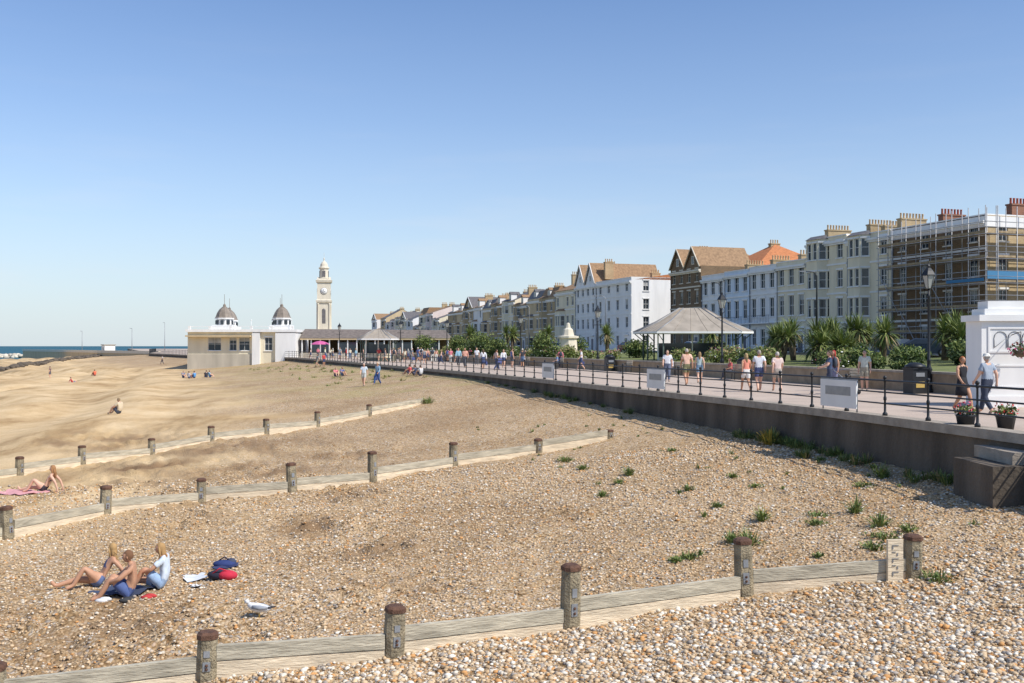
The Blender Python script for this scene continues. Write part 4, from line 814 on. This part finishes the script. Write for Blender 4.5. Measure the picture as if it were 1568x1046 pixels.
while yy<150:
    x=Xp(yy)+R.uniform(1.2,6); sc_=R.uniform(.8,1.6)
    if not(76<yy<92): shrub(x,yy,1.1*sc_,R.uniform(.8,1.5) if not .365<x/yy<.425 else .6,550,(leafD,leafM,leafL,leafL) if R.random()<.6 else (leafL,dry,leafL),[flW,flP] if R.random()<.3 else None,'garden_shrub')
    yy+=R.uniform(1.3,2.8)
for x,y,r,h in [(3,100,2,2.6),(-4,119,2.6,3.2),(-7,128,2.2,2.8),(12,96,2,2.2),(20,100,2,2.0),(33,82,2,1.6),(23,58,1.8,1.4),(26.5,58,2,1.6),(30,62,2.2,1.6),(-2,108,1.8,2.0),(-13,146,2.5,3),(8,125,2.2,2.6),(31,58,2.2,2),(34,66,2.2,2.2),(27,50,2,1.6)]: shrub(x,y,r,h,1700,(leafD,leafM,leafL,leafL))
def tuft(x,y,r,h,n,mats,z=None,nm='beach_weed',bl=.02):
    z=zb(x,y) if z is None else z; b=B()
    for i in range(n):
        a=R.uniform(0,6.28); q=r*R.random()**.7; el=R.uniform(.5,1.5); d=Vector((math.cos(a)*math.cos(el),math.sin(a)*math.cos(el),math.sin(el))); blade(b,(x+q*.5*math.cos(a),y+q*.5*math.sin(a),z-.02),d,h*R.uniform(.5,1.1),bl*R.uniform(.7,1.6),R.choice(mats),.25)
    leaves(b,(x,y,z+h*.3),(r,r,h*.35),n,.03,mats,.2); b.obj(nm)
gmx=[leafM,leafL,leafL,leafM]
for x,y,r,h in [(5.4,21.5,.14,.28),(4.65,19.6,.28,.32),(4.4,19.9,.2,.2),(6.3,20.6,.3,.12),(6.6,21.4,.35,.1),(7.3,19.8,.2,.3),(7.1,18.9,.4,.12),(6.7,18.4,.3,.15),(3.4,19.1,.22,.16),(3.1,18.9,.15,.12),(6.9,16.2,.3,.16),(5.3,16.7,.1,.15),(1.76,33,.35,.2),(2.2,31,.25,.15),(3.4,28.9,.18,.24),(3.0,28,.12,.2),(5.2,32.4,.2,.14),(7.3,21.2,.15,.35),(8.5,24,.4,.12),(4.6,26,.15,.18),(6,27,.15,.14),(-4.9,57.8,.5,.4),(2.4,26.5,.12,.2),(6.8,17.4,.2,.2),(7.6,19.1,.18,.16),(6.2,25.3,.2,.12),(4.8,23.3,.16,.14),(5.6,18.2,.12,.1)]:
    tuft(x,y,r*1.25,h*1.25,int(40+150*r),gmx)
for k in range(40):
    yy=R.uniform(17,44); tuft(Xw(yy)-R.uniform(1,7.5),yy,R.uniform(.05,.14),R.uniform(.06,.2),14,gmx)
for k in range(70):
    yy=R.uniform(22.8,34) if k<50 else R.uniform(34,70); x=Xw(yy)-R.uniform(.12,1.0 if yy<29 else .4); tuft(x,yy,R.uniform(.12,.38),R.uniform(.12,.42),50,R.choice([gmx,gmx,[leafM,dry,leafL]]),nm='wall_foot_weed')
for dx in (0,.25,.5): tuft(Xw(31.5)-.5+dx*.3,31.5+dx,.3,.5,90,[leafY,leafY,leafL],nm='yellow_weed',bl=.04)
for k in range(70):
    yy=R.uniform(74,150); x=Xw(yy)-R.uniform(.3,9); tuft(x,yy,.5,.3,16,[leafL,dry,leafL],nm='dune_grass',bl=.05)
shrub(12.6,21.5,.9,.7,900,(leafD,leafM,leafL),nm='corner_shrub',z=-.3)
# ------------------------------------------------------------------ beach belongings + gull
def towel(x,y,w,l,c,rot,nm='beach_towel'):
    b=B(); n=10; vs=[];M=Matrix.Rotation(rot,3,'Z')
    for i in range(n):
        for j in range(n):
            p=M@Vector(((i/(n-1)-.5)*w+noise.noise((j*.5,c[2]*9,1))*.08,(j/(n-1)-.5)*l+noise.noise((i*.5,c[1]*9,4))*.1,0)); X_,Y_=x+p.x,y+p.y; vs.append((X_,Y_,zb(X_,Y_)+.04+noise.noise((X_*6,Y_*6,c[0]*9))*.04))
    b.add(vs,[(i*n+j,i*n+j+1,(i+1)*n+j+1,(i+1)*n+j) for i in range(n-1) for j in range(n-1)],cmat(c),True); b.obj(nm)
towel(-7.3,18.85,.7,1.2,(.06,.08,.14),1.2); towel(-6.35,19.9,.4,.5,(.7,.72,.75),.4); towel(-5.95,20.75,.5,.45,(.04,.05,.12),.2); towel(-6.05,19.15,.22,.3,(.7,.68,.66),.5); towel(-15.9,32.3,.8,1.7,(.7,.35,.35),1.3)
b=B(); bx,by=-5.75,19.75; z=zb(bx,by)
b.ball((bx,by,z+.09),(.30,.16,.11),cmat((.03,.03,.05)),10); b.ball((bx+.14,by-.08,z+.10),(.2,.12,.10),cmat((.55,.03,.06)),10); b.tube([(bx-.15,by-.1,z+.14),(bx,by-.15,z+.25),(bx+.2,by-.1,z+.17)],.014,cmat((.55,.03,.06)),5); b.obj('beach_bag')
b=B(); bx,by=-6.0,20.8; z=zb(bx,by); b.ball((bx,by,z+.07),(.25,.14,.09),cmat((.03,.05,.16)),10); b.ball((bx+.12,by+.05,z+.1),(.12,.1,.09),cmat((.05,.06,.10)),8); b.tube([(bx-.15,by,z+.12),(bx,by,z+.22),(bx+.15,by,z+.12)],.014,cmat((.02,.02,.05)),5); b.obj('beach_bag')
for x,y,c in [(-6.6,18.0,(.5,.05,.05)),(-7.4,17.95,(.7,.7,.7)),(-6.95,17.9,(.05,.05,.05))]:
    b=B(); z=zb(x,y); b.ball((x,y,z+.04),(.12,.05,.045),cmat(c),8); b.ball((x+.03,y+.12,z+.04),(.12,.05,.045),cmat(c),8); b.obj('pair_of_shoes')
b=B(); x,y=-4.25,16.7; z=zb(x,y); gw=cmat((.75,.75,.74)); gg=cmat((.30,.32,.35)); gb=cmat((.04,.04,.045)); gy=cmat((.6,.4,.08))
b.tube([(x-.17,y,z+.24),(x-.1,y,z+.2),(x+.02,y,z+.17),(x+.14,y,z+.16),(x+.22,y,z+.17)],[.03,.065,.08,.05,.02],gw,10); b.ball((x-.19,y,z+.28),(.045,.036,.038),gw,10); b.tube([(x-.16,y,z+.25),(x-.12,y,z+.21)],[.035,.05],gw,8)
b.tube([(x-.225,y,z+.275),(x-.28,y,z+.265)],[.012,.004],gy,5); b.ball((x-.205,y-.03,z+.288),.006,gb,5); b.ball((x-.205,y+.03,z+.288),.006,gb,5)
for s in(-1,1):
    b.tube([(x-.09,y+s*.055,z+.2),(x+.05,y+s*.07,z+.19),(x+.17,y+s*.04,z+.185)],[.03,.045,.018],gg,8); b.tube([(x+.14,y+s*.04,z+.185),(x+.29,y+s*.02,z+.19)],[.02,.006],gb,6); b.tube([(x+.02,y+s*.03,z+.12),(x+.02,y+s*.03,z+.005)],.006,gy,5); b.tube([(x+.02,y+s*.03,z+.008),(x-.03,y+s*.04,z+.008)],.006,gy,4)
b.obj('seagull')
# ------------------------------------------------------------------ sky, sun, camera
el=math.radians(47); az=math.radians(122)
S=Vector((math.sin(az)*math.cos(el),math.cos(az)*math.cos(el),math.sin(el)))
w=bpy.data.worlds.new('World'); sc.world=w; w.use_nodes=True; N=w.node_tree.nodes; L=w.node_tree.links
sky=N.new('ShaderNodeTexSky'); sky.sky_type='NISHITA'; sky.sun_disc=False; sky.sun_elevation=el; sky.sun_rotation=az; sky.air_density=1.0; sky.dust_density=.2; sky.ozone_density=2.0
tc=N.new('ShaderNodeTexCoord'); sx_=N.new('ShaderNodeSeparateXYZ'); L.new(tc.outputs['Generated'],sx_.inputs[0])
mul=N.new('ShaderNodeMix'); mul.data_type='RGBA'; mul.blend_type='MULTIPLY'; mul.inputs[0].default_value=1; L.new(sky.outputs[0],mul.inputs[6]); mul.inputs[7].default_value=(.98,1.06,1.22,1)
rp=N.new('ShaderNodeValToRGB'); L.new(sx_.outputs['Z'],rp.inputs[0]); e=rp.color_ramp.elements; e[0].position=0; e[0].color=(.88,.88,.88,1); e[1].position=.34; e[1].color=(0,0,0,1)
for p_,v_ in((.05,.66),(.13,.33),(.22,.12)): q=e.new(p_); q.color=(v_,v_,v_,1)
hz=N.new('ShaderNodeMix'); hz.data_type='RGBA'; L.new(rp.outputs[0],hz.inputs[0]); L.new(mul.outputs[2],hz.inputs[6]); hz.inputs[7].default_value=(4.9,5.6,6.1,1)
mp=N.new('ShaderNodeMapping'); mp.inputs['Scale'].default_value=(3,3,22); L.new(tc.outputs['Generated'],mp.inputs[0]); cn=N.new('ShaderNodeTexNoise'); cn.inputs['Scale'].default_value=1.6; cn.inputs['Detail'].default_value=6; L.new(mp.outputs[0],cn.inputs['Vector'])
cr=N.new('ShaderNodeValToRGB'); L.new(cn.outputs['Fac'],cr.inputs[0]); cr.color_ramp.elements[0].position=.54; cr.color_ramp.elements[0].color=(0,0,0,1); cr.color_ramp.elements[1].position=.8; cr.color_ramp.elements[1].color=(.45,.45,.45,1)
cm_=N.new('ShaderNodeMath'); cm_.operation='MULTIPLY'; L.new(cr.outputs[0],cm_.inputs[0]); L.new(rp.outputs[0],cm_.inputs[1])
cl=N.new('ShaderNodeMix'); cl.data_type='RGBA'; L.new(cm_.outputs[0],cl.inputs[0]); L.new(hz.outputs[2],cl.inputs[6]); cl.inputs[7].default_value=(6.6,6.4,6.5,1)
bg=N['Background']; bg.inputs['Strength'].default_value=.13; L.new(cl.outputs[2],bg.inputs['Color'])
ld=bpy.data.lights.new('sun','SUN'); ld.energy=4.95; ld.angle=math.radians(.5); ld.color=(1,.95,.87); lo=bpy.data.objects.new('sun',ld); col.objects.link(lo); lo.rotation_euler=(-S).to_track_quat('-Z','Y').to_euler()
cd=bpy.data.cameras.new('camera'); cd.lens=35; cd.sensor_width=36; cd.clip_end=80000; cd.clip_start=.5; co=bpy.data.objects.new('camera',cd); col.objects.link(co); co.location=(0,0,1.95); co.rotation_euler=(math.radians(90.263),0,0); sc.camera=co
sc.view_settings.view_transform='Standard'; sc.view_settings.look='None'; sc.view_settings.exposure=0
